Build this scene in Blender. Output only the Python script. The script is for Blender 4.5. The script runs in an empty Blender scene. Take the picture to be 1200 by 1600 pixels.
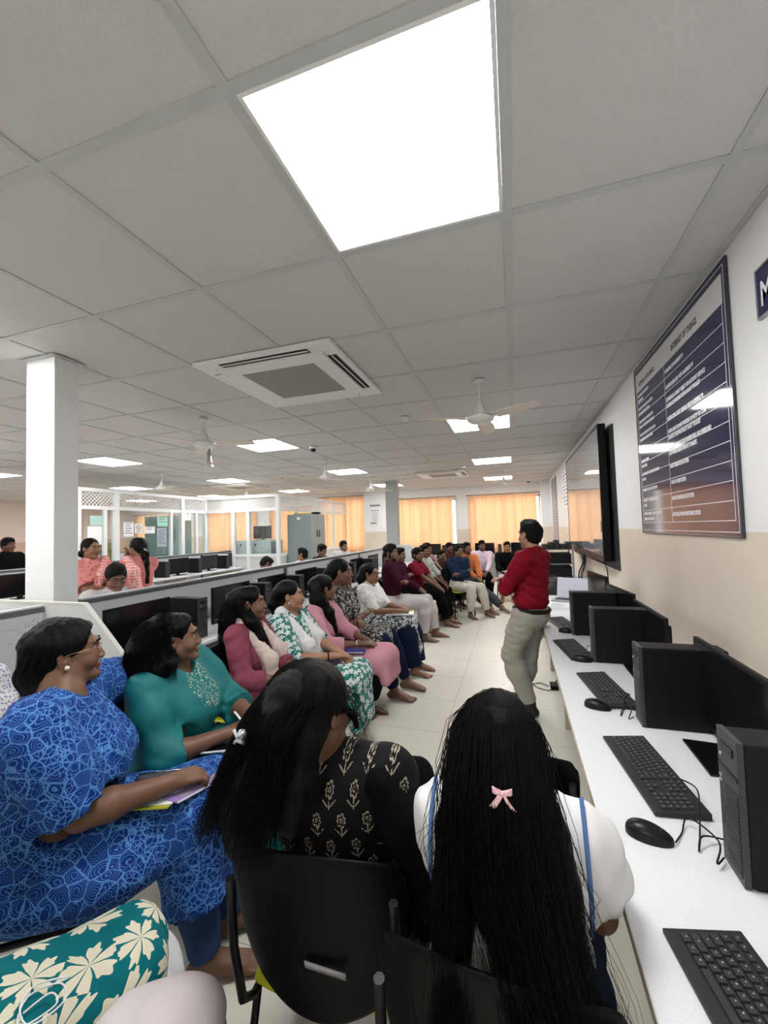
import bpy, math, random
import numpy as np
from mathutils import Vector, Matrix
PI = math.pi
C = bpy.context.scene.collection
random.seed(7)
np.random.seed(7)

# ------------------------------------------------------------------ camera
EYE = 1.607
CM = np.array([[0.9526459, 0.3026019, -0.0299645], [0.0415585, -0.0319470, 0.9986252], [-0.3012286, 0.9525815, 0.0430099]])
cam_data = bpy.data.cameras.new('camera')
cam = bpy.data.objects.new('camera', cam_data)
C.objects.link(cam)
r_, u_, f_ = CM
cam.matrix_world = Matrix(((r_[0], u_[0], -f_[0], 0), (r_[1], u_[1], -f_[1], 0), (r_[2], u_[2], -f_[2], EYE), (0, 0, 0, 1)))
cam_data.sensor_fit = 'HORIZONTAL'
cam_data.sensor_width = 36
cam_data.lens = 36 * 639.45 / 1200
cam_data.clip_start = 0.02
cam_data.clip_end = 200
bpy.context.scene.camera = cam

# ------------------------------------------------------------------ view and world
vs = bpy.context.scene.view_settings
vs.view_transform = 'Standard'
vs.look = 'None'
vs.exposure = 1.05
vs.gamma = 1
vs.use_curve_mapping = False
PANEL_POWER = 12.5
SKY_POWER = 1.75
w = bpy.data.worlds.new('daylight')
bpy.context.scene.world = w
w.use_nodes = True
w.node_tree.nodes['Background'].inputs[0].default_value = (1.0, 0.97, 0.92, 1)
w.node_tree.nodes['Background'].inputs[1].default_value = SKY_POWER

# room dimensions (metres)
HC = 2.926
XW, XL = 1.046, -16.4
YF, YB = 13.4, -3.2
CELL = 0.79145
CX0, CY0 = -0.763, 0.9784


# ------------------------------------------------------------------ material helpers
class NT:
    def __init__(s, name):
        s.m = bpy.data.materials.new(name)
        s.m.use_nodes = True
        s.t = s.m.node_tree
        s.b = s.t.nodes['Principled BSDF']

    def n(s, kind, **kw):
        o = s.t.nodes.new(kind)
        for k, v in kw.items():
            setattr(o, k, v)
        return o

    def put(s, sock, v):
        if v is None:
            return
        if hasattr(v, 'is_linked') or isinstance(v, bpy.types.NodeSocket):
            s.t.links.new(v, sock)
        else:
            if isinstance(v, (tuple, list)) and len(v) == 3 and sock.type == 'RGBA':
                v = (*v, 1)
            sock.default_value = v

    def math(s, op, a, b=None, c=None, clamp=False):
        o = s.n('ShaderNodeMath', operation=op)
        o.use_clamp = clamp
        for i, v in enumerate((a, b, c)):
            s.put(o.inputs[i], v)
        return o.outputs[0]

    def obj(s):
        return s.n('ShaderNodeTexCoord').outputs['Object']

    def mapping(s, v, scale=(1, 1, 1), rot=(0, 0, 0), loc=(0, 0, 0)):
        o = s.n('ShaderNodeMapping')
        s.put(o.inputs[0], v)
        o.inputs['Scale'].default_value = scale
        o.inputs['Rotation'].default_value = rot
        o.inputs['Location'].default_value = loc
        return o.outputs[0]

    def sep(s, v):
        o = s.n('ShaderNodeSeparateXYZ')
        s.put(o.inputs[0], v)
        return o.outputs

    def comb(s, x, y, z=0.0):
        o = s.n('ShaderNodeCombineXYZ')
        for i, v in enumerate((x, y, z)):
            s.put(o.inputs[i], v)
        return o.outputs[0]

    def noise(s, v, scale, detail=2, rough=.5, dist=0):
        o = s.n('ShaderNodeTexNoise')
        s.put(o.inputs['Vector'], v)
        o.inputs['Scale'].default_value = scale
        o.inputs['Detail'].default_value = detail
        o.inputs['Roughness'].default_value = rough
        o.inputs['Distortion'].default_value = dist
        return o.outputs[0]

    def vor(s, v, scale, feature='F1', dims='3D', rnd=1.0):
        o = s.n('ShaderNodeTexVoronoi', feature=feature, voronoi_dimensions=dims)
        s.put(o.inputs['Vector'], v)
        o.inputs['Scale'].default_value = scale
        o.inputs['Randomness'].default_value = rnd
        return o.outputs

    def mix(s, fac, a, b):
        o = s.n('ShaderNodeMix', data_type='RGBA')
        s.put(o.inputs[0], fac)
        s.put(o.inputs[6], a)
        s.put(o.inputs[7], b)
        return o.outputs[2]

    def ramp(s, v, lo, hi):
        o = s.n('ShaderNodeMapRange')
        s.put(o.inputs[0], v)
        o.inputs[1].default_value = lo
        o.inputs[2].default_value = hi
        return o.outputs[0]

    def bump(s, h, strength=.3, dist=.01):
        o = s.n('ShaderNodeBump')
        o.inputs['Strength'].default_value = strength
        o.inputs['Distance'].default_value = dist
        s.put(o.inputs['Height'], h)
        s.t.links.new(o.outputs[0], s.b.inputs['Normal'])

    def done(s, col=None, rough=.5, metal=0, spec=.5, **kw):
        s.put(s.b.inputs['Base Color'], col)
        s.put(s.b.inputs['Roughness'], rough)
        s.put(s.b.inputs['Metallic'], metal)
        s.put(s.b.inputs['Specular IOR Level'], spec)
        for k, v in kw.items():
            s.put(s.b.inputs[k.replace('_', ' ')], v)
        return s.m


def plain(name, col, rough=.5, metal=0, spec=.5, var=.06, vs_=18, bs=0, bsc=200, **kw):
    m = NT(name)
    c = m.obj()
    nz = m.noise(c, vs_, 3)
    a = tuple(x * (1 - var) for x in col)
    b = tuple(min(1, x * (1 + var)) for x in col)
    cc = m.mix(nz, a, b)
    if bs:
        m.bump(m.noise(c, bsc, 2), bs, .002)
    return m.done(cc, rough, metal, spec, **kw)


def emit(name, col, strength):
    m = NT(name)
    return m.done((0, 0, 0), .5, 0, 0, Emission_Color=(*col, 1), Emission_Strength=strength)


# ------------------------------------------------------------------ mesh helpers
class MB:
    def __init__(s):
        s.v, s.f, s.mi, s.sm = [], [], [], []

    def add(s, vs, fs, mi=0, smooth=False):
        k = len(s.v)
        s.v += [tuple(map(float, p)) for p in vs]
        s.f += [tuple(i + k for i in f) for f in fs]
        s.mi += [mi] * len(fs)
        s.sm += [smooth] * len(fs)
        return s

    def box(s, a, b, mi=0, T=None):
        x0, y0, z0 = a
        x1, y1, z1 = b
        p = [(x0, y0, z0), (x1, y0, z0), (x1, y1, z0), (x0, y1, z0), (x0, y0, z1), (x1, y0, z1), (x1, y1, z1), (x0, y1, z1)]
        if T is not None:
            p = [tuple(T @ Vector(q)) for q in p]
        return s.add(p, [(0, 3, 2, 1), (4, 5, 6, 7), (0, 1, 5, 4), (1, 2, 6, 5), (2, 3, 7, 6), (3, 0, 4, 7)], mi)

    def prism(s, poly, z0, z1, mi=0, axis='z'):
        # poly: 2D list; extruded along axis
        n = len(poly)

        def P(a, b, c):
            return {'z': (a, b, c), 'x': (c, a, b), 'y': (a, c, b)}[axis]
        vs = [P(a, b, z0) for a, b in poly] + [P(a, b, z1) for a, b in poly]
        fs = [tuple(range(n - 1, -1, -1)), tuple(range(n, 2 * n))] + [(i, (i + 1) % n, n + (i + 1) % n, n + i) for i in range(n)]
        return s.add(vs, fs, mi)

    def tube(s, pts, r, n=8, mi=0, caps=True, flat=1.0):
        pts = [np.array(p, float) for p in pts]
        m = len(pts)
        rr = r if hasattr(r, '__len__') else [r] * m
        vs = []
        up = None
        for i in range(m):
            d = pts[min(i + 1, m - 1)] - pts[max(i - 1, 0)]
            L = np.linalg.norm(d)
            d = d / L if L > 1e-9 else np.array([0, 0, 1.])
            if up is None:
                up = np.array([0, 0, 1.]) if abs(d[2]) < .9 else np.array([1., 0, 0])
            a = np.cross(d, up)
            a /= max(np.linalg.norm(a), 1e-9)
            b = np.cross(a, d)
            up = b
            for k in range(n):
                t = 2 * PI * k / n
                vs.append(pts[i] + rr[i] * (math.cos(t) * a + math.sin(t) * b * flat))
        fs = []
        for i in range(m - 1):
            for k in range(n):
                k2 = (k + 1) % n
                fs.append((i * n + k, i * n + k2, (i + 1) * n + k2, (i + 1) * n + k))
        s.add(vs, fs, mi, True)
        if caps:
            q = len(s.v) - m * n
            s.f += [tuple(q + k for k in range(n - 1, -1, -1)), tuple(q + (m - 1) * n + k for k in range(n))]
            s.mi += [mi, mi]
            s.sm += [False, False]
        return s

    def lathe(s, prof, c=(0, 0, 0), n=24, mi=0, smooth=True):
        m = len(prof)
        vs = [(c[0] + r * math.cos(2 * PI * k / n), c[1] + r * math.sin(2 * PI * k / n), c[2] + z) for r, z in prof for k in range(n)]
        fs = [(i * n + k, i * n + (k + 1) % n, (i + 1) * n + (k + 1) % n, (i + 1) * n + k) for i in range(m - 1) for k in range(n)]
        return s.add(vs, fs, mi, smooth)

    def ell(s, c, r, n=16, mi=0, R=None):
        vs, fs = [], []
        h = n // 2
        for i in range(h + 1):
            a = PI * i / h
            for k in range(n):
                b = 2 * PI * k / n
                p = Vector((r[0] * math.sin(a) * math.cos(b), r[1] * math.sin(a) * math.sin(b), r[2] * math.cos(a)))
                if R is not None:
                    p = R @ p
                vs.append((c[0] + p[0], c[1] + p[1], c[2] + p[2]))
        for i in range(h):
            for k in range(n):
                fs.append((i * n + k, (i + 1) * n + k, (i + 1) * n + (k + 1) % n, i * n + (k + 1) % n))
        return s.add(vs, fs, mi, True)

    def grid(s, fn, nu, nv, mi=0, smooth=True):
        vs = [fn(i / nu, j / nv) for j in range(nv + 1) for i in range(nu + 1)]
        fs = [(j * (nu + 1) + i, j * (nu + 1) + i + 1, (j + 1) * (nu + 1) + i + 1, (j + 1) * (nu + 1) + i) for j in range(nv) for i in range(nu)]
        return s.add(vs, fs, mi, smooth)

    def build(s, name, mats, parent=None, bevel=0, seg=2, solid=0, sub=0):
        me = bpy.data.meshes.new(name)
        me.from_pydata(s.v, [], s.f)
        mats = mats if isinstance(mats, (list, tuple)) else [mats]
        for m in mats:
            me.materials.append(m)
        me.polygons.foreach_set('material_index', s.mi)
        me.polygons.foreach_set('use_smooth', s.sm)
        me.update()
        o = bpy.data.objects.new(name, me)
        C.objects.link(o)
        if parent is not None:
            o.parent = parent
        if solid:
            md = o.modifiers.new('thickness', 'SOLIDIFY')
            md.thickness = solid
            md.offset = 0
        if bevel:
            md = o.modifiers.new('bevel', 'BEVEL')
            md.width = bevel
            md.segments = seg
            md.limit_method = 'ANGLE'
        if sub:
            md = o.modifiers.new('smooth', 'SUBSURF')
            md.levels = md.render_levels = sub
        return o


def tag(o, label=None, cat=None, group=None, kind=None):
    if label:
        o['label'] = label
    if cat:
        o['category'] = cat
    if group:
        o['group'] = group
    if kind:
        o['kind'] = kind
    return o


def thing(name, label, cat, loc=(0, 0, 0), rz=0, group=None):
    o = bpy.data.objects.new(name, None)
    o.empty_display_size = .1
    C.objects.link(o)
    o.location = loc
    o.rotation_euler = (0, 0, rz)
    return tag(o, label, cat, group)


def dup(root, label, loc, rz=0, group=None):
    r = root.copy()
    C.objects.link(r)
    r.location = loc
    r.rotation_euler = (0, 0, rz)
    r['label'] = label
    if group:
        r['group'] = group
    for ch in list(root.children):
        c = ch.copy()
        C.objects.link(c)
        c.parent = r
        for g in list(ch.children):
            d = g.copy()
            C.objects.link(d)
            d.parent = c
    return r


def struct(o):
    o['kind'] = 'structure'
    return o


def letters(mb, txt, size, T, mi=0, depth=.0008, align='LEFT', bold=0.0):
    """Text as real raised letters, added to the mesh under construction, T maps the text plane to the object."""
    cu = bpy.data.curves.new('lettering', 'FONT')
    cu.body = txt
    cu.size = size
    cu.align_x = align
    cu.extrude = depth
    cu.offset = bold
    cu.resolution_u = 2
    o = bpy.data.objects.new('lettering', cu)
    C.objects.link(o)
    dg = bpy.context.evaluated_depsgraph_get()
    me = bpy.data.meshes.new_from_object(o.evaluated_get(dg))
    vs = [tuple(T @ v.co) for v in me.vertices]
    fs = [tuple(p.vertices) for p in me.polygons]
    mb.add(vs, fs, mi)
    bpy.data.objects.remove(o)
    bpy.data.meshes.remove(me)
    bpy.data.curves.remove(cu)


def frame_T(org, xa, ya):
    xa, ya = Vector(xa).normalized(), Vector(ya).normalized()
    za = xa.cross(ya)
    return Matrix(((xa[0], ya[0], za[0], org[0]), (xa[1], ya[1], za[1], org[1]), (xa[2], ya[2], za[2], org[2]), (0, 0, 0, 1)))
# ------------------------------------------------------------------ materials of the room
m = NT('ceiling_tile')
c = m.obj()
n1 = m.noise(c, 260, 2, .7)
n2 = m.noise(c, 1.3, 2)
m.bump(n1, .25, .004)
TILE = m.done(m.mix(m.ramp(n1, .3, .7), m.mix(n2, (.54, .535, .53), (.58, .575, .57)), (.64, .63, .625)), .9, 0, .2)
TBAR = plain('ceiling_grid_metal', (.50, .52, .52), .45, 0, .4, .03)
WHITE_METAL = plain('white_painted_metal', (.78, .79, .79), .4, 0, .5, .03)

m = NT('floor_tile')
c = m.obj()
x, y, z = m.sep(c)
T = 0.6143


def line_mask(m, v, off, T, wdt):
    a = m.math('SUBTRACT', v, off)
    a = m.math('DIVIDE', a, T)
    a = m.math('FRACT', a)
    a = m.math('SUBTRACT', a, .5)
    a = m.math('ABSOLUTE', a)
    return m.math('GREATER_THAN', a, .5 - wdt / T / 2)


gx = line_mask(m, x, -.586, T, .004)
gy = line_mask(m, y, 2.646, T, .004)
g = m.math('MAXIMUM', gx, gy)
cl = m.mix(m.noise(c, 1.2, 4), (.66, .635, .56), (.76, .73, .65))
cl = m.mix(m.math('MULTIPLY', m.ramp(m.noise(c, 9, 5, .7), .55, .8), .25), cl, (.5, .47, .4))
FLOOR = m.done(m.mix(g, cl, (.33, .31, .27)), m.ramp(m.noise(c, 3, 3), 0, 1), 0, .4)
m.put(m.b.inputs['Roughness'], m.math('MULTIPLY_ADD', m.noise(c, 4, 3), .2, .22))

m = NT('two_tone_wall_paint')
c = m.obj()
x, y, z = m.sep(c)
up = m.math('GREATER_THAN', z, 1.545)
n = m.noise(c, 2.5, 5, .65)
cr = m.mix(n, (.66, .57, .47), (.74, .66, .56))
wh = m.mix(n, (.79, .80, .81), (.84, .845, .85))
m.bump(m.noise(c, 60, 3), .08, .01)
WALL = m.done(m.mix(up, cr, wh), .5, 0, .35)
m = NT('blush_wall_tones')
c = m.obj()
x, y, z = m.sep(c)
BLUSH = m.done(m.mix(m.math('GREATER_THAN', z, 1.545), (.62, .45, .36), (.78, .66, .62)), .6)  # two flat pinkish tones, split at the wall's tone line
BLACK = plain('black_plastic', (.004, .004, .0045), .35, 0, .3, .1)
BLACKM = plain('black_matte_plastic', (.0045, .0045, .005), .5, 0, .22, .1)
SCREEN = plain('dark_screen_glass', (.006, .006, .008), .12, 0, .5, 0)
CHROME = plain('steel', (.6, .6, .6), .25, 1, .5, .03)
PAPER = plain('white_paper', (.85, .86, .88), .6, 0, .3, .03)
INK = plain('dark_ink', (.02, .02, .03), .5, 0, .3, 0)
NAVY = plain('navy_print', (.012, .014, .075), .07, 0, .6, .05)
WHITEINK = plain('white_print', (.8, .81, .86), .3, 0, .4, 0)
HEADP = plain('grey_white_print', (.68, .69, .7), .12, 0, .5, 0)
LAM = NT('white_laminate')
c = LAM.obj()
LAM = LAM.done(LAM.mix(LAM.ramp(LAM.noise(c, 320, 2, .8), .35, .7), (.66, .67, .70), (.78, .79, .82)), .35, 0, .4)
PARTN = plain('grey_partition_laminate', (.56, .58, .6), .45, 0, .4, .04, 6)
RAIL = plain('dark_grey_rail', (.12, .13, .14), .35, .3, .5, .05)
EDGE = plain('beige_edge_strip', (.55, .49, .4), .5)
GREYM = plain('grey_steel_paint', (.24, .29, .3), .4, .2, .5, .04)
m = NT('curtain_cloth')
c = m.obj()
nz = m.noise(m.mapping(c, (1, 1, .35)), 3, 4)
cc = m.mix(nz, (.80, .46, .27), (.86, .55, .35))
tr = m.n('ShaderNodeBsdfTranslucent')
m.put(tr.inputs[0], m.mix(nz, (.88, .50, .27), (.94, .60, .36)))
mx = m.n('ShaderNodeMixShader')
mx.inputs[0].default_value = .38
m.done(cc, .9, 0, .1)
m.t.links.new(m.b.outputs[0], mx.inputs[1])
m.t.links.new(tr.outputs[0], mx.inputs[2])
m.t.links.new(mx.outputs[0], m.t.nodes['Material Output'].inputs[0])
CURT = m.m
m = NT('clear_glass')
tr = m.n('ShaderNodeBsdfTransparent')
tr.inputs[0].default_value = (.93, .96, .96, 1)
gl = m.n('ShaderNodeBsdfGlossy')
gl.inputs['Roughness'].default_value = .03
mx = m.n('ShaderNodeMixShader')
mx.inputs[0].default_value = .09
m.t.links.new(tr.outputs[0], mx.inputs[1])
m.t.links.new(gl.outputs[0], mx.inputs[2])
m.t.links.new(mx.outputs[0], m.t.nodes['Material Output'].inputs[0])
GLASS = m.m
DIFFUSER = emit('lit_diffuser', (1, .995, .98), PANEL_POWER)
FOLI = plain('dark_foliage_pattern', (.5, .45, .32), .7)

# ------------------------------------------------------------------ shell
b = MB()
b.box((XL - .1, YB - .1, -.1), (XW + .1, YF + .1, 0))
struct(b.build('floor', FLOOR))

# ceiling: recessed tiles between metal bars
panel_cells = set()
for mx_ in range(0, -5, -1):
    for ky in (-4, 0, 5, 9, 13):
        panel_cells.add((mx_ * 4, ky))
ac_cells = [(-2, 2), (-2, 10), (-11, 2), (-10, 10)]
b = MB()
i0, i1 = -20, 3
j0, j1 = -6, 16
bw = .019
for i in range(i0, i1):
    for j in range(j0, j1):
        if (i, j) in panel_cells:
            continue
        xa, xb = CX0 + i * CELL, CX0 + (i + 1) * CELL
        ya, yb = CY0 + j * CELL, CY0 + (j + 1) * CELL
        xa, xb = max(xa, XL), min(xb, XW)
        ya, yb = max(ya, YB), min(yb, YF)
        if xb - xa < .03 or yb - ya < .03:
            continue
        b.box((xa, ya, HC + .006), (xb, yb, HC + .02))
for i in range(i0, i1 + 1):
    x = CX0 + i * CELL
    if XL < x < XW:
        b.box((x - bw, YB, HC), (x + bw, YF, HC + .0055), 1)
for j in range(j0, j1 + 1):
    y = CY0 + j * CELL
    if YB < y < YF:
        b.box((XL, y - bw * .999, HC + .0003), (XW, y + bw * .999, HC + .0052), 1)
b.box((XW - .03, YB, HC - .001), (XW, YF, HC + .005), 1)
b.box((XL - .1, YB - .1, HC + .12), (XW + .1, YF + .1, HC + .2))
struct(b.build('ceiling', [TILE, TBAR]))

b = MB()
b.box((XW, YB, 0), (XW + .1, YF, HC + .12))
struct(b.build('wall_right', WALL))
b = MB()
b.box((XL - .1, YB, 0), (XL, YF, HC + .12))
struct(b.build('wall_left', BLUSH))
b = MB()
b.box((XL, YB - .1, 0), (XW, YB, HC + .12))
struct(b.build('wall_back', WALL))

# far wall with window openings
WIN = [(-6.5, -4.85, .95, 2.72), (-3.75, -1.75, .95, 2.55), (-1.33, .80, .95, 2.55), (-11.6, -9.4, .95, 2.5), (-15.2, -13.2, .95, 2.5), (-8.6, -7.0, .95, 2.5)]
WIN = sorted(WIN)
b = MB()
px_ = XL
for x0, x1, z0, z1 in WIN:
    b.box((px_, YF, 0), (x0, YF + .12, HC + .12))
    b.box((x0, YF, 0), (x1, YF + .12, z0))
    b.box((x0, YF, z1), (x1, YF + .12, HC + .12))
    px_ = x1
b.box((px_, YF, 0), (XW, YF + .12, HC + .12))
struct(b.build('wall_far', WALL))
for i, (x0, x1, z0, z1) in enumerate(WIN):
    fr = MB()
    t = .05
    for q in ((x0, z0, x1, z0 + t), (x0, z1 - t, x1, z1), (x0, z0, x0 + t, z1), (x1 - t, z0, x1, z1), ((x0 + x1) / 2 - t / 2, z0, (x0 + x1) / 2 + t / 2, z1)):
        fr.box((q[0], YF + .03, q[1]), (q[2], YF + .08, q[3]))
    wo = struct(fr.build('window_%d' % (i + 1), WHITE_METAL))
    g = MB()
    g.box((x0 + t, YF + .05, z0 + t), (x1 - t, YF + .056, z1 - t))
    g.build('pane', GLASS, wo)


def curtain(x0, x1, z0, z1, label, lean=0.0, y=YF - .09, seed=0):
    rs = random.Random(seed)
    ph = [rs.uniform(0, 6.3) for _ in range(6)]
    t = thing('curtain', label, 'curtain', ((x0 + x1) / 2, y, 0), 0, 'orange curtains on the far wall windows')
    W = x1 - x0

    def fn(u, v):
        z = z1 + (z0 - z1) * v
        a = u * W
        fold = .028 * math.sin(a * 26 + ph[0] + .8 * math.sin(v * 2 + ph[1])) + .02 * math.sin(a * 11 + ph[2] + v * 1.3) + .012 * math.sin(a * 47 + ph[3])
        fold += .02 * math.sin(v * 5 + a * 3 + ph[4]) * v
        sag = .018 * abs(math.sin(a * 5.2)) * (1 - v)
        return (u * W - W / 2 + lean * v * u, fold, z - sag)
    b = MB()
    b.grid(fn, 150, 30)
    b.build('cloth', CURT, t)
    r = MB()
    r.tube([(-W / 2 - .08, 0, z1 + .02), (W / 2 + .12, 0, z1 + .02)], .012, 8)
    r.build('curtain_rod', plain('brown_rod', (.2, .13, .09), .4), t)
    return t


curtain(-6.58, -4.88, .75, 2.80, 'orange curtain left of the white wall pillar, full height, beside grey steel cupboard', 0, seed=1)
curtain(-3.8, -1.88, .8, 2.60, 'orange curtain in the middle of the far wall, right of the grey column', .0, seed=2)
curtain(-1.36, .68, .8, 2.60, 'orange curtain at the right end of the far wall behind the man in red', 0, seed=3)
curtain(-8.75, -6.95, .75, 2.5, 'orange curtain seen through the glass of the cabin behind the grey cabinets', 0, seed=4)
curtain(-11.7, -9.3, .75, 2.5, 'orange curtain seen through the cabin glass above the standing women', 0, seed=5)
curtain(-15.3, -13.1, .75, 2.5, 'orange curtain furthest left beyond the glass cabin', 0, seed=6)

# wall pillar between the windows and the one in the right corner, ceiling step
b = MB()
b.box((-4.86, YF - .28, 0), (-4.0, YF, HC))
struct(b.build('trim_1', WALL))
b = MB()
b.box((.80, YF - .45, 0), (XW, YF, HC))
struct(b.build('trim_2', WALL))

# columns
m = NT('white_column_boards')
c = m.obj()
COLM = m.done(m.mix(m.noise(m.mapping(c, (1, 1, .2)), 3, 4), (.72, .73, .73), (.80, .81, .81)), .55)


def column(x0, x1, y0, y1, label, mat):
    t = thing('column', label, 'column', ((x0 + x1) / 2, (y0 + y1) / 2, 0))
    dx, dy = (x1 - x0) / 2, (y1 - y0) / 2
    b = MB()
    b.box((-dx, -dy, 0), (dx, dy, HC - .001))
    b.build('casing', mat, t, .004)
    b = MB()
    b.box((-dx - .03, -dy - .03, HC - .012), (dx + .03, dy + .03, HC - .0005))
    b.build('collar', TBAR, t)
    b = MB()
    for z in (.5, 1.3, 2.1, 2.8):
        for x in (-dx + .03, dx - .03):
            b.ell((x, -dy, z), (.006, .004, .006), 8)
    b.build('screws', CHROME, t)
    return t


column(-3.37, -3.08, 2.04, 2.21, 'white boarded square column at the left, rising from the partition', COLM)
column(-3.33, -3.03, 10.7, 11.0, 'grey square column far back where the partition ends', plain('grey_column_paint', (.42, .44, .45), .6))

# ------------------------------------------------------------------ ceiling lights
order = {}


def panel(i, j, label, group='square ceiling light panels'):
    xa, ya = CX0 + i * CELL, CY0 + j * CELL
    t = thing('ceiling_light', label, 'ceiling light', (xa + CELL / 2, ya + CELL / 2, HC), 0, group)
    h = CELL / 2 - .0195
    f = MB()
    fw = .014
    f.box((-h, -h, .0), (h, -h + fw, .05))
    f.box((-h, h - fw, .0), (h, h, .05))
    f.box((-h, -h + fw, .0), (-h + fw, h - fw, .05))
    f.box((h - fw, -h + fw, .0), (h, h - fw, .05))
    f.build('frame', WHITE_METAL, t)
    d = MB()
    d.box((-h + fw, -h + fw, .004), (h - fw, h - fw, .012))
    d.build('diffuser', DIFFUSER, t)
    return t


names = {(0, 0): 'huge square light panel directly overhead, nearest the camera', (0, 5): 'light panel just behind the nearest ceiling fan',
         (0, 9): 'third light panel in the row leading to the right orange curtain', (0, 13): 'farthest light panel in the right row, behind a fan',
         (-4, 5): 'light panel left of the dome camera, behind the air conditioner', (-4, 9): 'light panel in the middle row above the middle curtain, left of the far column',
         (-4, 13): 'light panel partly hidden by the top of the far grey column', (-8, 5): 'light panel right of the white column, largest in the left row',
         (-8, 9): 'light panel beside the hanging pipe in the left row', (-8, 13): 'light panel above the grey steel cupboard',
         (-12, 9): 'light panel above the glass cabin near the standing women', (-12, 5): 'light panel partly behind the white column at the far left',
         (-12, 13): 'light panel far back over the glass cabin corner'}
for (i, j) in sorted(panel_cells):
    col_ = {0: 'right column', -4: 'second column', -8: 'third column', -12: 'fourth column', -16: 'fifth column, farthest left'}[i]
    row_ = {-4: 'behind the camera', 0: 'in the nearest row', 5: 'in the row above the first fan', 9: 'in the third row', 13: 'in the farthest row'}[j]
    panel(i, j, names.get((i, j), 'square light panel %s, %s of panels' % (row_, col_)))


def air_con(x, y, label, sz=.575):
    t = thing('air_conditioner', label, 'air conditioner', (x, y, HC), 0, 'ceiling cassette air conditioners')
    b = MB()
    s = sz
    # panel ring with four slot openings
    o0, o1 = s * .80, s * .93
    zt, zb = -.001, -.030
    L = s * .66

    def bx(x0, y0, x1, y1):
        b.box((x0, y0, zb), (x1, y1, zt))
    bx(-s, o1, s, s); bx(-s, -s, s, -o1)
    bx(-s, -o1, -o1, o1); bx(o1, -o1, s, o1)
    for sx in (-1, 1):
        for sy in (-1, 1):
            x0, x1 = sorted((sx * L, sx * o1)); y0, y1 = sorted((sy * L, sy * o1))
            bx(x0, y0, x1, y1)
    bx(-o0, L, L, o0); bx(-o0, -o0, L, -L) if False else None
    b.build('casing', WHITE_METAL, t, .002)
    c_ = MB()
    k = s * .62
    for q in ((-o0, .56 * s, o0, o0), (-o0, -o0, o0, -.56 * s), (-o0, -.56 * s, -.56 * s, .56 * s), (.56 * s, -.56 * s, o0, .56 * s)):
        c_.box((q[0], q[1], zb - .012), (q[2], q[3], zt))
    c_.build('inner_frame', WHITE_METAL, t, .003)
    g = MB()
    k = s * .56
    for a in range(24):
        yy = -k + (a + .5) * 2 * k / 24
        g.box((-k, yy - k / 34, zb - .009), (k, yy + k / 34, zb - .004))
    for a in range(24):
        yy = -k + (a + .5) * 2 * k / 24
        g.box((yy - k / 60, -k, zb - .008), (yy + k / 60, k, zb - .003))
    g.box((-k, -k, zb + .01), (k, k, zb + .014), 1)
    g.build('intake_grille', [plain('grey_grille', (.33, .32, .31), .6), plain('grey_filter', (.2, .2, .2), .8)], t)
    dk = MB()
    for a, (ox, oy) in enumerate(((0, 1), (1, 0), (0, -1), (-1, 0))):
        m_ = (o0 + o1) / 2
        if ox == 0:
            dk.box((-L + .001, min(oy * o0, oy * o1) + .001, zb + .004), (L - .001, max(oy * o0, oy * o1) - .001, zt))
        else:
            dk.box((min(ox * o0, ox * o1) + .001, -L + .001, zb + .004), (max(ox * o0, ox * o1) - .001, L - .001, zt))
    dk.build('outlet_dark_fill', BLACKM, t)  # solid black blocks put the shade of the slot insides into colour
    for a, (ox, oy) in enumerate(((0, 1), (1, 0), (0, -1), (-1, 0))):
        m_ = (o0 + o1) / 2
        v = MB()
        if ox == 0:
            wd = .004 if oy < 0 else .03
            v.box((-L + .01, oy * m_ - wd, zb - .003), (L - .01, oy * m_ + wd, zb + .0035))
        else:
            wd = .004 if ox > 0 else .03
            v.box((ox * m_ - wd, -L + .01, zb - .003), (ox * m_ + wd, L - .01, zb + .0035))
        v.build('louvre', WHITE_METAL, t)
    return t


air_con(-1.72, 3.08, 'large square ceiling air conditioner with grey grille, nearest the camera')
air_con(-1.60, 9.95, 'air conditioner far back in front of the middle curtain')
air_con(-8.35, 3.08, 'air conditioner at the left edge of the photo, cut off by the frame')
air_con(-7.2, 9.6, 'air conditioner above the grey cabinets near the glass cabin')

FANM = plain('white_fan_enamel', (.74, .74, .72), .35, 0, .5, .03)
BLADE = plain('peach_tinted_fan_blade', (.74, .66, .60), .4, 0, .4, .05)


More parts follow.
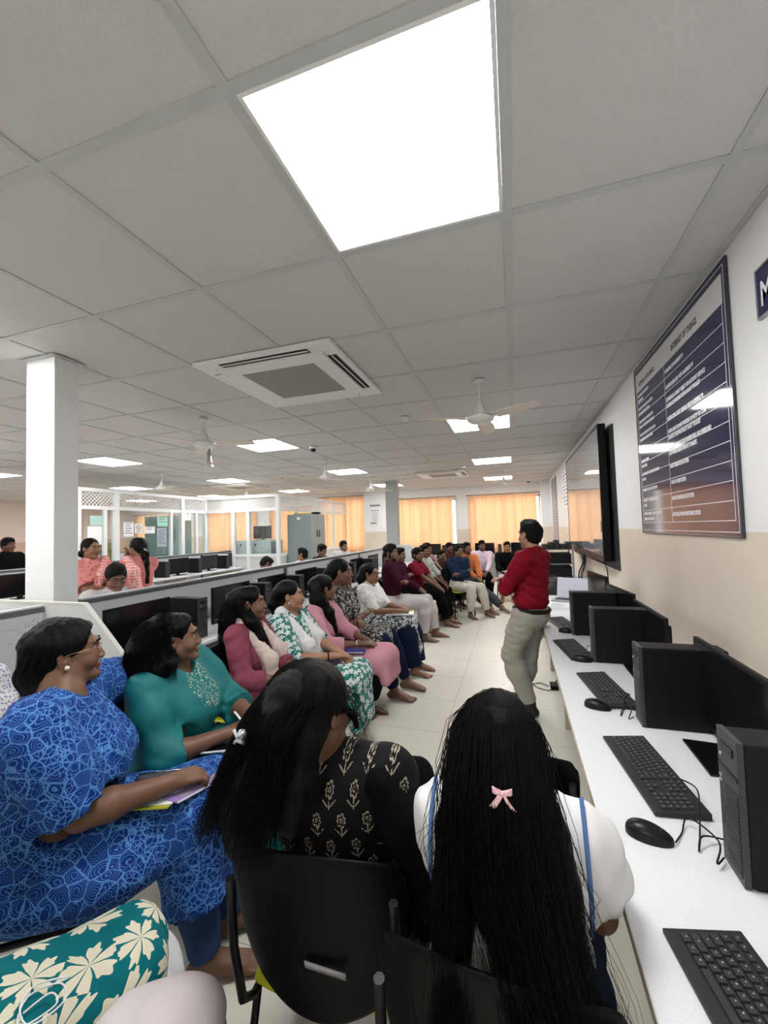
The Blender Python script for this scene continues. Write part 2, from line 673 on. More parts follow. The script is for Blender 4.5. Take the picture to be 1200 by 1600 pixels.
def fan(x, y, drop, label, rz=0, R=.58):
    t = thing('ceiling_fan', label, 'ceiling fan', (x, y, HC), rz, 'white ceiling fans')
    b = MB()
    b.lathe([(.0, -.001), (.045, -.001), (.05, -.012), (.016, -.03), (.0, -.03)], n=20)
    b.lathe([(.012, -.02), (.012, -drop + .02)], n=12)
    b.build('rod', FANM, t)
    b = MB()
    b.lathe([(0, -drop + .115), (.02, -drop + .12), (.028, -drop + .08), (.062, -drop - .0), (.064, -drop - .012), (0, -drop - .012)], n=24)
    b.build('canopy', FANM, t)
    b = MB()
    z = -drop - .03
    b.lathe([(0, z + .02), (.08, z + .018), (.118, z), (.122, z - .02), (.115, z - .042), (.09, z - .058), (.03, z - .066), (0, z - .066)], n=32)
    b.build('motor', FANM, t)
    b = MB()
    b.lathe([(.123, z - .008), (.125, z - .012), (.123, z - .016)], n=32)
    b.build('trim_ring', CHROME, t)
    for k in range(3):
        a = k * 2 * PI / 3
        bl = MB()
        ca, sa = math.cos(a), math.sin(a)

        def fn(u, v):
            r = .15 + u * (R - .15)
            wd = .055 + .02 * math.sin(PI * min(1, u * 1.15))
            if u > .93:
                wd *= .75
            s_ = (v - .5) * 2 * wd
            zz = z - .025 - .02 * (v - .5) - .006 * u
            return (r * ca - s_ * sa, r * sa + s_ * ca, zz)
        bl.grid(fn, 14, 4)
        bl.build('blade', BLADE, t, solid=.004)
        ar = MB()
        ar.box((.09, -.02, z - .034), (.2, .02, z - .028), 0, Matrix.Rotation(a, 4, 'Z'))
        ar.build('blade_arm', FANM, t)
    return t


fan(-.245, 3.72, .30, 'ceiling fan hanging in front of the second light panel, nearest the camera', math.radians(205))
fan(-3.30, 3.76, .24, 'ceiling fan left of centre above the hanging pipe', math.radians(15))
fan(-3.27, 6.85, .27, 'ceiling fan beside the middle light panel, left of the far column', math.radians(70))
fan(-3.35, 9.6, .27, 'ceiling fan just left of the top of the far grey column', math.radians(40))
fan(-.19, 10.1, .27, 'ceiling fan below the farthest right light panel', math.radians(10))
fan(-6.95, 6.7, .27, 'ceiling fan above the glass cabin, right of the white column', math.radians(100))
fan(-7.0, 9.6, .27, 'small white ceiling fan seen before the cabin lattice', math.radians(30))
fan(-10.2, 5.2, .27, 'ceiling fan at the far left beyond the white column', math.radians(0))

# ceiling details
for (x, y, lab) in ((-1.18, 4.64, 'smoke detector right of the large air conditioner'), (-.98, 8.9, 'smoke detector far back, before the small air conditioner'), (-5.3, 8.6, 'smoke detector over the left aisle beyond the pipe')):
    t = thing('smoke_detector', lab, 'smoke detector', (x, y, HC), 0, 'round smoke detectors')
    b = MB(); b.lathe([(0, -.001), (.055, -.001), (.055, -.018), (.0, -.018)], n=24); b.build('base', WHITE_METAL, t)
    b = MB(); b.lathe([(.045, -.019), (.045, -.034), (.03, -.045), (0, -.045)], n=24); b.build('sensor_head', FANM, t)
for (x, y, lab) in ((-2.9, 5.65, 'white dome security camera on the ceiling, centre'), (.45, 12.6, 'small dome camera near the right corner of the far wall')):
    t = thing('dome_camera', lab, 'security camera', (x, y, HC), 0, 'dome security cameras')
    b = MB(); b.lathe([(0, -.001), (.06, -.001), (.062, -.03), (.05, -.045), (.0, -.045)], n=24); b.build('housing', WHITE_METAL, t)
    b = MB(); b.lathe([(.043, -.046), (.043, -.06), (.03, -.085), (0, -.092)], n=24); b.build('lens_dome', BLACK, t)
t = thing('hanging_pipe', 'short grey pipe with a socket hanging from the ceiling beside a light panel', 'pipe', (-4.07, 4.75, HC))
b = MB(); b.lathe([(0, -.001), (.03, -.001), (.03, -.2), (0, -.2)], n=16); b.build('pipe', plain('grey_pipe', (.22, .26, .27), .4), t)
b = MB(); b.lathe([(.02, -.2), (.03, -.21), (.03, -.26), (.04, -.27), (.04, -.33), (0, -.33)], n=16); b.box((-.09, -.03, -.36), (.05, .03, -.33)); b.build('socket', plain('brass_grey', (.45, .42, .4), .35, .6), t)
# ------------------------------------------------------------------ right desk
DZ = .75
t = thing('long_desk', 'long white laminate worktop along the right wall carrying the black computers', 'desk', (.62, 2.6, 0))
b = MB(); b.box((-.42, -3.9, DZ - .028), (.42, 3.75, DZ)); b.build('worktop', LAM, t, .003)
b = MB(); b.box((-.4215, -3.9, DZ - .027), (-.4195, 3.75, DZ - .001)); b.build('edge_strip', EDGE, t)
PANELM = plain('beige_panel', (.45, .4, .33), .5)
for y in (-3.0, -1.55, -.35, .95, 2.3, 3.7):
    b = MB(); b.box((-.30, y - .012, 0), (.40, y + .012, DZ - .028)); b.build('leg', PANELM, t)
b = MB(); b.box((.34, -3.9, .25), (.36, 3.7, DZ - .028)); b.build('back_panel', PARTN, t)


def make_tower(label, x, y, rz=0, group='black desktop computer towers on the right desk'):
    t = thing('computer_tower', label, 'computer', (x, y, DZ), rz, group)
    b = MB()
    b.box((.008, -.05, .004), (.31, .05, .33))
    b.build('case', BLACKM, t, .004)
    f = MB()
    f.box((-.006, -.05, .002), (.0078, .05, .332))
    for k in range(22):
        f.box((-.009, -.044, .02 + k * .0085), (-.006, .02, .0245 + k * .0085))
    f.build('front_grille', plain('tower_front', (.035, .035, .037), .45) if 'tower_front' not in bpy.data.materials else bpy.data.materials['tower_front'], t, .001)
    d = MB()
    d.box((-.008, -.046, .236), (-.0062, .046, .246), 0)
    d.box((-.0085, -.03, .285), (-.0062, .03, .305), 0)
    d.build('drive_slot', BLACK, t)
    p = MB()
    p.ell((-.008, .03, .268), (.003, .006, .006), 12)
    p.build('power_button', CHROME, t)
    q = MB()
    for z in (.2, .212):
        q.box((-.0085, .027, z), (-.0062, .042, z + .006))
    q.build('usb_ports', CHROME, t)
    g = MB()
    for k in range(4):
        g.box((.02 if k % 2 else .27, -.045 if k < 2 else .035, -.0), (.04 if k % 2 else .29, -.035 if k < 2 else .045, .004))
    g.build('feet', BLACK, t)
    return t


TOWERS = [(.480, 1.23, 'black computer tower nearest the camera at the right photo edge'), (.482, 2.03, 'black computer tower second from the camera on the right desk'),
          (.44, 2.87, 'black computer tower third from the camera, behind the second'), (.40, 3.52, 'black computer tower closest to the man in the red shirt')]
tower0 = make_tower(TOWERS[0][2], TOWERS[0][0], TOWERS[0][1])
for x, y, l in TOWERS[1:]:
    dup(tower0, l, (x, y, DZ))


def make_monitor(label, x, y, rz=0, W=.56, H=.335, group='black flat monitors on the right desk', desk=DZ, name='computer_monitor'):
    # local: screen faces -x, width along y
    t = thing(name, label, 'monitor', (x, y, desk), rz, group)
    zt = .37
    b = MB()
    b.prism([(-W / 2, zt - H), (W / 2, zt - H), (W / 2, zt), (-W / 2, zt)], .0, .018, 0, 'x')
    b.prism([(-W / 2 + .05, zt - H + .05), (W / 2 - .05, zt - H + .05), (W / 2 - .05, zt - .05), (-W / 2 + .05, zt - .05)], .0181, .045, 0, 'x')
    b.build('housing', BLACKM, t, .004)
    s = MB(); s.box((-.0022, -W / 2 + .012, zt - H + .022), (-.0004, W / 2 - .012, zt - .012)); s.build('screen', SCREEN, t)
    n = MB(); n.box((.03, -.035, .012), (.06, .035, .2)); n.build('stand_neck', BLACK, t, .004)
    n = MB()
    n.prism([(-.11, -.12), (.10, -.10), (.10, .10), (-.11, .12)], .0, .011)
    n.build('stand_base', BLACK, t, .003)
    return t


mon0 = make_monitor('large black monitor at the right photo edge, beside the nearest tower', .70, 1.78, 0)
for x, y, r, l in ((.70, 2.68, 0, 'black monitor second from the camera, behind the second tower'), (.72, 3.45, .1, 'black monitor third from the camera on the right desk'),
                   (.74, 4.45, .12, 'black monitor far along the right desk under the wall screen')):
    dup(mon0, l, (x, y, DZ), r)

# keyboards
KEYC = plain('charcoal_key', (.03, .031, .036), .45, 0, .45)
KBODY = plain('keyboard_body', (.014, .014, .017), .5, 0, .4)
LEG = plain('key_legend', (.55, .57, .6), .5)


def make_keyboard(label, x, y, rz, group='black keyboards on the right desk'):
    # local: +x = toward the monitor (top row), length along y; numeric pad at -y
    t = thing('keyboard', label, 'keyboard', (x, y, DZ), rz, group)
    b = MB()
    L, Wd = .45, .148
    b.prism([(-Wd / 2, .002), (Wd / 2, .002), (Wd / 2, .022), (-Wd / 2, .012)], -L / 2, L / 2, 0, 'y')
    b.build('body', KBODY, t, .002)
    k = MB(); lg = MB()
    rows = [(.054, .013), (.033, .0165), (.0145, .0165), (-.004, .0165), (-.0225, .0165), (-.041, .0165), (-.0595, .0165)]
    rs = random.Random(3)

    def top(xx):
        return .0125 + (xx + Wd / 2) / Wd * .0095

    def key(xc, yc, dx, dy, mark=True):
        z0, z1 = top(xc) - .002, top(xc) + .0045
        a, c_ = dx / 2 - .001, dy / 2 - .001
        vs = [(xc - a, yc - c_, z0), (xc + a, yc - c_, z0), (xc + a, yc + c_, z0), (xc - a, yc + c_, z0)]
        a2, c2 = a - .0013, c_ - .0015
        vs += [(xc - a2, yc - c2, z1), (xc + a2, yc - c2, z1), (xc + a2, yc + c2, z1), (xc - a2, yc + c2, z1)]
        k.add(vs, [(4, 5, 6, 7), (0, 1, 5, 4), (1, 2, 6, 5), (2, 3, 7, 6), (3, 0, 4, 7)])
        if mark:
            w_ = rs.uniform(.0016, .003); h_ = rs.uniform(.0018, .003)
            k.box((xc + .0005, yc + .0005, z1), (xc + .0005 + h_, yc + .0005 + w_, z1 + .0002), 1)
    for ri, (xc, dx) in enumerate(rows):
        y0 = L / 2 - .012
        y1 = y0 - 15 * .0185
        yy = y0
        widths = {0: [1] * 15, 1: [1] * 13 + [2], 2: [1.5] + [1] * 12 + [1.5], 3: [1.75] + [1] * 11 + [2.25], 4: [2.25] + [1] * 10 + [2.75], 5: [1.25, 1.25, 1.25, 6.25, 1.25, 1.25, 1.25, 1.25]}.get(ri)
        if ri == 6:
            continue
        sc = 15 / sum(widths)
        for wd in widths:
            dy = wd * sc * .0185
            key(xc, yy - dy / 2, dx + .0015, dy, wd < 3)
            yy -= dy
        yy -= .008
        nav = 3 if ri in (0, 1, 2) else 0
        if nav:
            for q in range(3):
                key(xc, yy - .0092 - q * .0185, dx + .0015, .0185)
        if ri == 4:
            key(xc, yy - .0092 - .0185, dx + .0015, .0185)
        if ri == 5:
            for q in range(3):
                key(xc, yy - .0092 - q * .0185, dx + .0015, .0185)
        yy -= 3 * .0185 + .008
        if ri > 0:
            for q in range(4):
                key(xc, yy - .0092 - q * .0185, dx + .0015, .0185)
    kk = k.build('keys', [KEYC, LEG], t)
    return t


kb0 = make_keyboard('black keyboard nearest the camera, cut off by the bottom right photo corner', .368, .805, .16)
for x, y, r, l in ((.402, 1.63, .12, 'black keyboard in front of the nearest tower, second from the camera'), (.408, 2.37, .14, 'black keyboard in front of the second tower, third from the camera'),
                   (.345, 3.06, .16, 'black keyboard next to the third tower, fourth from the camera'), (.36, 3.83, .2, 'black keyboard beside the man in red, partly behind the farthest tower')):
    dup(kb0, l, (x, y, DZ), r)


def make_mouse(label, x, y, rz):
    t = thing('computer_mouse', label, 'mouse', (x, y, DZ), rz, 'black computer mice on the right desk')

    def fn(u, v):
        a = 2 * PI * u
        r = math.sin(PI / 2 * v)
        X = .057 * math.cos(a) * r
        Y = .031 * math.sin(a) * r * (1 - .12 * math.cos(a))
        h = math.cos(PI / 2 * v) ** .6 if v < 1 else 0
        return (X, Y, .003 + .033 * h * (1 - .22 * X / .057) + .004 * (1 - r))
    b = MB(); b.grid(fn, 28, 12); b.build('shell', BLACK, t)
    b = MB(); b.prism([(.056 * math.cos(q * PI / 12), .030 * math.sin(q * PI / 12)) for q in range(24)], 0, .005); b.build('base', BLACKM, t)
    b = MB(); b.box((.012, -.0035, .026), (.036, .0035, .0335)); b.build('scroll_wheel', KBODY, t, .002)
    return t


ms0 = make_mouse('black mouse nearest the camera, lower right, left of the nearest tower', .315, 1.305, -.25)
for x, y, r, l in ((.335, 2.14, -.3, 'black mouse beside the third keyboard, left of the second tower'), (.372, 2.84, -.2, 'black mouse left of the third tower'),
                   (.36, 3.56, -.2, 'small black mouse near the hip of the man in red')):
    dup(ms0, l, (x, y, DZ), r)


def cable(name, label, pts, r=.0022, group=None, mat=None):
    P = [Vector(p) for p in pts]
    out = []
    for i in range(len(P) - 1):
        p0 = P[max(i - 1, 0)]; p1 = P[i]; p2 = P[i + 1]; p3 = P[min(i + 2, len(P) - 1)]
        for k in range(8):
            s = k / 8
            out.append(.5 * ((2 * p1) + (p2 - p0) * s + (2 * p0 - 5 * p1 + 4 * p2 - p3) * s * s + (3 * p1 - p0 - 3 * p2 + p3) * s ** 3))
    out.append(P[-1])
    o0 = P[0].copy()
    b = MB(); b.tube([tuple(q - o0) for q in out], r, 6)
    o = b.build(name, mat or BLACKM)
    o.location = o0
    return tag(o, label, 'cable', group)


z = DZ + .004
for i, (mx_, my, tx, ty, lab) in enumerate(((.372, 1.29, .47, 1.25, 'nearest'), (.39, 2.13, .465, 2.04, 'second'), (.428, 2.835, .44, 2.89, 'third'))):
    cable('mouse_cable', 'thin black mouse cable curling toward the %s tower' % lab, [(mx_, my, z + .006), (mx_ + .03, my + .05, z), (mx_ + .06, my + .09, z + .02), (tx - .01, ty + .02, z + .04), (tx - .03, ty - .02, z + .012), (tx - .004, ty + .01, z + .008)], group='mouse cables')
    ky = {0: 1.60, 1: 2.33, 2: 3.0}[i]
    cable('keyboard_cable', 'black keyboard cable looping into the %s tower' % lab, [(tx - .0, ky, z + .012), (tx + .01 + .02, ky - .08, z + .03), (tx - .0, ty + .16, z + .035), (tx - .03, ty + .08, z), (tx - .05, ty + .03, z), (tx - .03, ty + .06, z + .02), (tx + .04, ty + .085, z + .004), (tx + .14, ty + .08, z + .002)], group='keyboard cables')

# papers, laptop, bag, second table and rack beyond the teacher
t = thing('side_table', 'white table continuing beyond the man in red with papers, laptop and bag', 'table', (.62, 6.9, 0))
b = MB(); b.box((-.40, -.5, DZ - .028), (.42, .9, DZ)); b.build('tabletop', LAM, t, .003)
for y in (-.45, .85):
    b = MB(); b.box((-.37, y - .012, 0), (.38, y + .012, DZ - .028)); b.build('leg', PANELM, t)
for i, (x, y, r, lab) in enumerate(((.40, 4.28, .1, 'blank white paper sheet nearest the red shirt man on the desk'), (.42, 4.72, -.15, 'printed white paper sheets lying before the laptop'))):
    t = thing('paper_sheet', lab, 'paper', (x, y, DZ), r)
    b = MB(); b.box((-.105, -.15, .001), (.105, .15, .0022 + .002 * i)); b.build('sheet', PAPER, t)
    if i:
        b = MB()
        for k in range(14):
            b.box((-.08, -.12 + k * .017, .0043), (.08 - (k % 3) * .03, -.116 + k * .017, .0046))
        b.build('printed_lines', plain('grey_print', (.3, .3, .32), .6), t)
t = thing('laptop', 'open light grey laptop behind the tower next to the man in red', 'laptop', (.56, 5.02, DZ), -.35, None)
b = MB(); b.box((-.17, -.12, .001), (.17, .12, .014)); b.build('base', plain('laptop_silver', (.45, .46, .48), .35, .4), t, .003)
b = MB(); b.box((-.17, .0, 0), (.17, .008, .23), 0, Matrix.Translation((0, .12, .014)) @ Matrix.Rotation(-.3, 4, 'X')); b.build('lid', plain('laptop_lid', (.62, .62, .72), .3), t, .003)
b = MB(); b.box((-.15, -.06, .0142), (.15, .08, .0158)); b.build('keys', KBODY, t)
# black bag
t = thing('black_bag', 'slumped black cloth bag on the desk behind the man in red', 'bag', (.50, 5.60, DZ))


def bagf(u, v):
    a = 2 * PI * u
    r = math.sin(PI * (.02 + .98 * v) / 2 * 1.0)
    wob = 1 + .12 * math.sin(3 * a + 1) + .07 * math.sin(7 * a + v * 5)
    return (.26 * math.cos(a) * r * wob, .22 * math.sin(a) * r * wob, .20 * (1 - v ** 2.2) * (1 + .25 * math.sin(2 * a + 2) * v) + .001)


b = MB(); b.grid(bagf, 40, 16); b.build('bag_body', plain('black_nylon', (.012, .013, .016), .7, bs=.5, bsc=30), t)
b = MB(); b.tube([(-.15, -.1, .14), (-.12, -.16, .22), (0, -.18, .24), (.1, -.15, .2), (.14, -.1, .14)], .01, 8); b.build('strap', BLACKM, t)
# network / equipment rack with black boxes and cables
t = thing('equipment_rack', 'dark open rack of black equipment boxes beyond the teacher by the right wall', 'rack', (.62, 7.1, DZ))
b = MB()
for x in (-.22, .22):
    for y in (-.25, .25):
        b.box((x - .012, y - .012, 0), (x + .012, y + .012, .50))
for zz in (0.02, .24, .46):
    b.box((-.23, -.26, zz), (.23, .26, zz + .012))
b.build('frame', plain('grey_rack_frame', (.3, .31, .32), .4, .5), t)
for zz, hh in ((.034, .17), (.254, .15)):
    q = MB(); q.box((-.2, -.23, zz), (.2, .23, zz + hh)); q.build('equipment_box', BLACKM, t, .004)
q = MB()
for k in range(5):
    q.box((-.2 + k * .085, -.2, .473), (-.13 + k * .085, .1, .55 + .03 * (k % 3)))
q.build('small_devices', plain('dark_grey_device', (.015, .015, .017), .5), t, .004)
for k in range(6):
    rs = random.Random(k)
    cable('rack_cable', 'black cable in the tangle beside the equipment rack, %s strand from the wall' % ('first', 'second', 'third', 'fourth', 'fifth', 'last')[k], [(.9, 7.0 - .1 * k, DZ + .5), (.93, 6.9 - .1 * k, DZ + .55 - rs.random() * .1), (.95, 6.7 - .05 * k, DZ + .3), (.9 - .04 * rs.random(), 6.55 - .05 * k, DZ + .15), (.86, 6.5 - .06 * k, DZ + .005)], .006, 'tangled cables beside the rack')
cable('wall_cable', 'thin dark cable hanging from the wall screen down the wall', [(1.02, 6.5, 1.30), (1.03, 5.6, 1.12), (1.035, 5.45, 1.0), (1.035, 5.44, .77)], .006)
t = thing('power_adapter', 'small black power adapter lying on the floor beside the right desk', 'adapter', (.31, 4.40, 0))
b = MB(); b.box((-.035, -.06, 0), (.035, .06, .04)); b.build('brick', BLACKM, t, .004)
b = MB(); b.tube([(0, .06, .02), (.02, .12, .01), (.05, .1, .06), (.03, .04, .14), (.06, .07, .25), (.09, .1, .4)], .005, 6); b.tube([(0, -.06, .02), (-.06, -.1, .006), (-.15, -.05, .006), (-.2, .05, .006), (-.12, .1, .006), (-.05, .02, .006)], .004, 6); b.build('lead', BLACKM, t)

# ------------------------------------------------------------------ wall screen
t = thing('wall_screen', 'large interactive flat panel display with black frame mounted on the right wall', 'display', (.93, 6.45, 0))
y0, y1, z0, z1 = -1.44, 1.44, 1.18, 2.71
b = MB()
b.box((0, y0, z0), (.075, y1, z1))
b.build('housing', BLACKM, t, .006)
b = MB()
b.box((-.008, y0, z1 - .03), (-.0005, y1, z1)); b.box((-.008, y0, z0 + .075), (-.0005, y0 + .03, z1 - .031)); b.box((-.008, y1 - .03, z0 + .075), (-.0005, y1, z1 - .031))
b.build('bezel', BLACK, t, .002)
b = MB(); b.box((-.012, y0, z0), (-.0005, y1, z0 + .074)); b.build('speaker_bar', plain('bronze_speaker_bar', (.09, .06, .045), .35, .4), t, .003)
m = NT('reflecting_screen_glass')
SG = m.done((.26, .28, .29), .03, 0, 1.0, Coat_Weight=.6, Coat_Roughness=.02)
b = MB(); b.box((-.004, y0 + .03, z0 + .0745), (-.0008, y1 - .03, z1 - .03)); b.build('screen', SG, t)
b = MB(); b.box((-.013, y0 + .05, z0 + .33), (-.002, y0 + .056, z0 + .45)); b.build('side_buttons', CHROME, t)
b = MB()
for yy in (-.6, .6):
    b.box((.076, yy - .05, 1.5), (.1, yy + .05, 2.4))
b.build('bracket', CHROME, t)
t = thing('dark_wall_board', 'dark board flat on the wall behind the large display', 'board', (1.045, 6.5, 0))
b = MB(); b.box((-.012, -1.66, 1.10), (0, 1.7, 2.66)); b.build('board', plain('dark_green_grey_board', (.035, .04, .04), .25, 0, .5), t)

# ------------------------------------------------------------------ posters on the right wall
PY0, PY1, PZ0, PZ1 = 2.375, 3.945, 1.522, 2.89
t = thing('wall_poster', 'large glossy navy wall poster with white tabular text on the right wall', 'poster', (XW, (PY0 + PY1) / 2, 0))
HW = (PY1 - PY0) / 2
b = MB(); b.box((-.012, -HW, PZ0), (-.001, HW, PZ1)); b.build('printed_sheet', NAVY, t)
b = MB()
fw = .007
for q in ((-HW - fw, PZ0 - fw, HW + fw, PZ0), (-HW - fw, PZ1, HW + fw, PZ1 + fw), (-HW - fw, PZ0, -HW, PZ1), (HW, PZ0, HW + fw, PZ1)):
    b.box((-.015, q[0], q[1]), (-.001, q[2], q[3]))
b.build('frame', plain('dark_poster_frame', (.05, .05, .06), .3, .3), t, .002)
b = MB(); b.box((-.0128, -HW + .04, 2.685), (-.012, HW - .035, 2.835)); b.build('heading_strip', HEADP, t)
# table lines; local y: viewer's left is +y
li = MB()
lw = .004
TL = HW - .05
rows_z = [2.685 - k * (2.685 - 1.60) / 11 for k in range(12)]
for zz in rows_z[1:]:
    li.box((-.0127, -TL, zz - lw / 2), (-.012, TL, zz + lw / 2))
for yy in (-TL, TL, .10):
    li.box((-.0127, yy - lw / 2, 1.60), (-.012, yy + lw / 2, 2.685))
for d in (.018,):
    for q in ((-HW + d, PZ0 + d, HW - d, PZ0 + d + lw), (-HW + d, PZ1 - d - lw, HW - d, PZ1 - d), (-HW + d, PZ0 + d, -HW + d + lw, PZ1 - d), (HW - d - lw, PZ0 + d, HW - d, PZ1 - d)):
        li.box((-.0127, q[0], q[1]), (-.012, q[2], q[3]))
li.build('table_lines', WHITEINK, t)
tx = MB()


def ptext(s, y, z, size, mi=0, off=-.0122):
    T_ = frame_T((off, y, z), (0, -1, 0), (0, 0, 1))
    letters(tx, s, size, T_ @ Matrix.Diagonal((.72, 1.0, 1, 1)), mi, .0003, bold=.0018)


R2 = [['WORKING OF RASPBERRY PI'], ['CONTROLLING LED WITH RASPBERRY PI'], ['EXPERIENCE A SMART OBJECT API GATEWAY SERVICE', 'REFERENCE IMPLEMENTATION IN IOT TOOLKIT'],
      ['INTERFACING LIGHT SENSOR WITH RASPBERRY PI'], ['WRITE AND EXPLAIN WORKING OF HTTP TO COAP', 'SEMANTIC MAPPING PROXY IN IOT TOOLKIT'],
      ['GATEWAY APPLICATION FRAMEWORK AND EMBEDDED', 'SOFTWARE AGENTS FOR IOT TOOLKIT.'], ['SMART IRRIGATION SYSTEM'], ['HEALTH CARE SYSTEM'], ['REMOTE SURVEILLANCE SYSTEM'], ['AIR POLLUTION MONITORING SYSTEM']]
R1 = [['PROGRAMS, LISTS AND FACTS', 'AND QUERIES'], ['PROGRAMS ON BREADTH AND DEPTH', 'FIRST SEARCH USING PYTHON'], ['WRITE PROGRAM TO CONDUCT FOR', 'SEARCH A* ALGORITHM GAME SEARCH'],
      ['PROGRAM TO SOLVE TIC TAC TOE AND 8', 'PUZZLE USING COMPUTER GAMES'], ['WATER JUG PROBLEM USING'], ['PROGRAM N QUEEN', 'TOTAL PUZZLE'], ['TRAIN THE NLTK TO CHECK PUNCTUATION', 'ANALYSIS'],
      ['PROGRAM TO DEVELOP SIMPLE TABLE'], ['PROGRAM TO ANALYSE INTELLIGENCE', 'TO TEST'], ['WRITE TO TESTING & CLASSIFICATION OF YES', 'USING A* AND AI SEARCH']]
hh = (2.685 - 1.60) / 11
zr = 2.685
for i, r in enumerate(R2):
    z_ = 2.685 - (i * 1.1) * hh
    H_ = 1.1 * hh
    for k, s in enumerate(r):
        ptext(s, .085, z_ - H_ * (.42 if len(r) > 1 else .62) - k * .042, .034)
for i, r in enumerate(R1):
    z_ = 2.685 - (i * 1.1) * hh
    H_ = 1.1 * hh
    for k, s in enumerate(r):
        ptext(s, TL - .015, z_ - H_ * (.42 if len(r) > 1 else .62) - k * .042, .028)
tx.build('table_text', WHITEINK, t)
tx = MB()
ptext('INTERNET OF THINGS', -.05, 2.725, .055, 0, -.0130)
ptext('ARTIFICIAL INTELLIGENCE', TL - .06, 2.725, .045, 0, -.0130)
tx.build('heading_text', INK, t)
li_rows = None

t = thing('navy_wall_sign', 'small navy sign with a white capital M at the right photo edge', 'sign', (XW, 2.0, 0))
b = MB(); b.box((-.012, -.10, 2.46), (-.001, .122, 2.66)); b.build('board', NAVY, t)
b = MB()
for q in ((-.108, 2.452, .13, 2.46), (-.108, 2.66, .13, 2.668), (.122, 2.46, .13, 2.66)):
    b.box((-.016, q[0], q[1]), (-.001, q[2], q[3]))
b.build('frame', plain('silver_sign_frame', (.4, .4, .42), .3, .6), t)
tx = MB(); ptext('M', .105, 2.50, .15); tx.build('letter', WHITEINK, t)

t = thing('hanging_banner', 'tall narrow dark grey banner on the right wall near the far corner', 'banner', (XW, 11.6, 0))
b = MB(); b.box((-.01, -.65, 1.07), (-.001, .65, 2.82)); b.build('sheet', plain('dark_banner', (.12, .125, .17), .35), t)
b = MB()
rs = random.Random(5)
for k in range(22):
    zz = 2.74 - k * .075
    a = rs.uniform(.3, .55)
    b.box((-.0108, -a, zz), (-.01, .55, zz + .03))
b.build('printed_rows', plain('grey_banner_print', (.34, .34, .38), .4), t)
t = thing('framed_notice', 'white framed notice high on the right wall left of the display', 'notice', (XW, 9.2, 0))
b = MB(); b.box((-.012, -.45, 1.92), (-.001, .45, 2.68)); b.build('sheet', PAPER, t)
b = MB()
for k in range(9):
    b.box((-.0128, -.38, 2.6 - k * .075), (-.012, .38 - (k % 3) * .1, 2.625 - k * .075))
b.build('printed_rows', plain('notice_print', (.25, .25, .3), .5), t)
t = thing('white_notice_sheet', 'white printed poster sheet on the pillar between the far curtains', 'notice', (-4.46, YF - .28, 0))
b = MB(); b.box((-.19, -.008, 1.80), (.19, -.001, 2.47)); b.build('sheet', PAPER, t)
b = MB()
b.box((-.18, -.0085, 2.40), (.18, -.008, 2.46)); b.box((-.18, -.0085, 1.81), (.05, -.008, 1.86))
for k in range(3):
    b.box((-.14 + k * .1, -.0085, 2.24), (-.08 + k * .1, -.008, 2.28))
for k in range(9):
    b.box((-.13, -.0085, 2.18 - k * .035), (.13 - .05 * (k % 2), -.008, 2.19 - k * .035))
b.build('print', plain('dark_grey_print', (.2, .22, .25), .5), t)

# ------------------------------------------------------------------ partitions and desk rows
PH = 1.165


def partition(x, y0, y1, label, posts):
    t = thing('desk_partition', label, 'partition', (x, (y0 + y1) / 2, 0), 0, 'long low grey desk partitions')
    h = (y1 - y0) / 2
    b = MB(); b.box((-.018, -h, .03), (.018, h, PH - .045)); b.build('panel', PARTN, t)
    b = MB(); b.box((-.028, -h, PH - .045), (.028, h, PH - .012)); b.build('top_rail', RAIL, t, .003)
    b = MB(); b.box((-.03, -h, PH - .012), (.03, h, PH)); b.build('rail_cap', plain('light_rail_cap', (.5, .52, .53), .35), t, .002)
    for y in posts:
        b = MB(); b.box((-.034, y - (y0 + y1) / 2 - .035, 0), (.034, y - (y0 + y1) / 2 + .035, PH - .046)); b.build('post', RAIL, t, .003)
    return t


partition(-3.09, 2.22, 10.69, 'long grey partition with dark rail running behind the row of seated women', (5.05, 7.9))
partition(-3.09, -3.0, 2.03, 'near part of the grey partition at the left photo edge, before the white column', (-1.0,))
partition(-7.45, -1.0, 10.3, 'second long grey partition, farther left, behind the black monitors', (1.6, 4.6, 8.35))
partition(-11.9, -1.0, 10.5, 'third grey partition at the far left, before the dark standing figure', (3.0, 6.0))


def end_panel(x0, x1, y, label):
    t = thing('end_panel', label, 'panel', ((x0 + x1) / 2, y, 0), 0, 'clipped end panels of the desk rows')
    h = (x1 - x0) / 2
    b = MB()
    b.prism([(-h, .0), (h, .0), (h, .86), (h - .33, PH + .01), (-h, PH + .01)], -.012, .012, 0, 'y')
    b.build('board', plain('pale_end_board', (.60, .61, .6), .5, 0, .3, .05, 9) if 'pale_end_board' not in bpy.data.materials else bpy.data.materials['pale_end_board'], t)
    b = MB()
    b.prism([(h + .0005, 0), (h + .012, 0), (h + .012, .865), (h - .325, PH + .022), (-h, PH + .022), (-h, PH + .0105), (h - .33, PH + .0105), (h + .0005, .86)], -.014, .014, 0, 'y')
    b.build('edge_strip', plain('cream_edge', (.68, .67, .62), .45) if 'cream_edge' not in bpy.data.materials else bpy.data.materials['cream_edge'], t)
    return t


end_panel(-3.7, -2.37, 1.985, 'pale end panel with a clipped corner behind the woman in blue')
end_panel(-3.02, -2.3, 10.55, 'far pale end panel with clipped corner beneath the grey column')


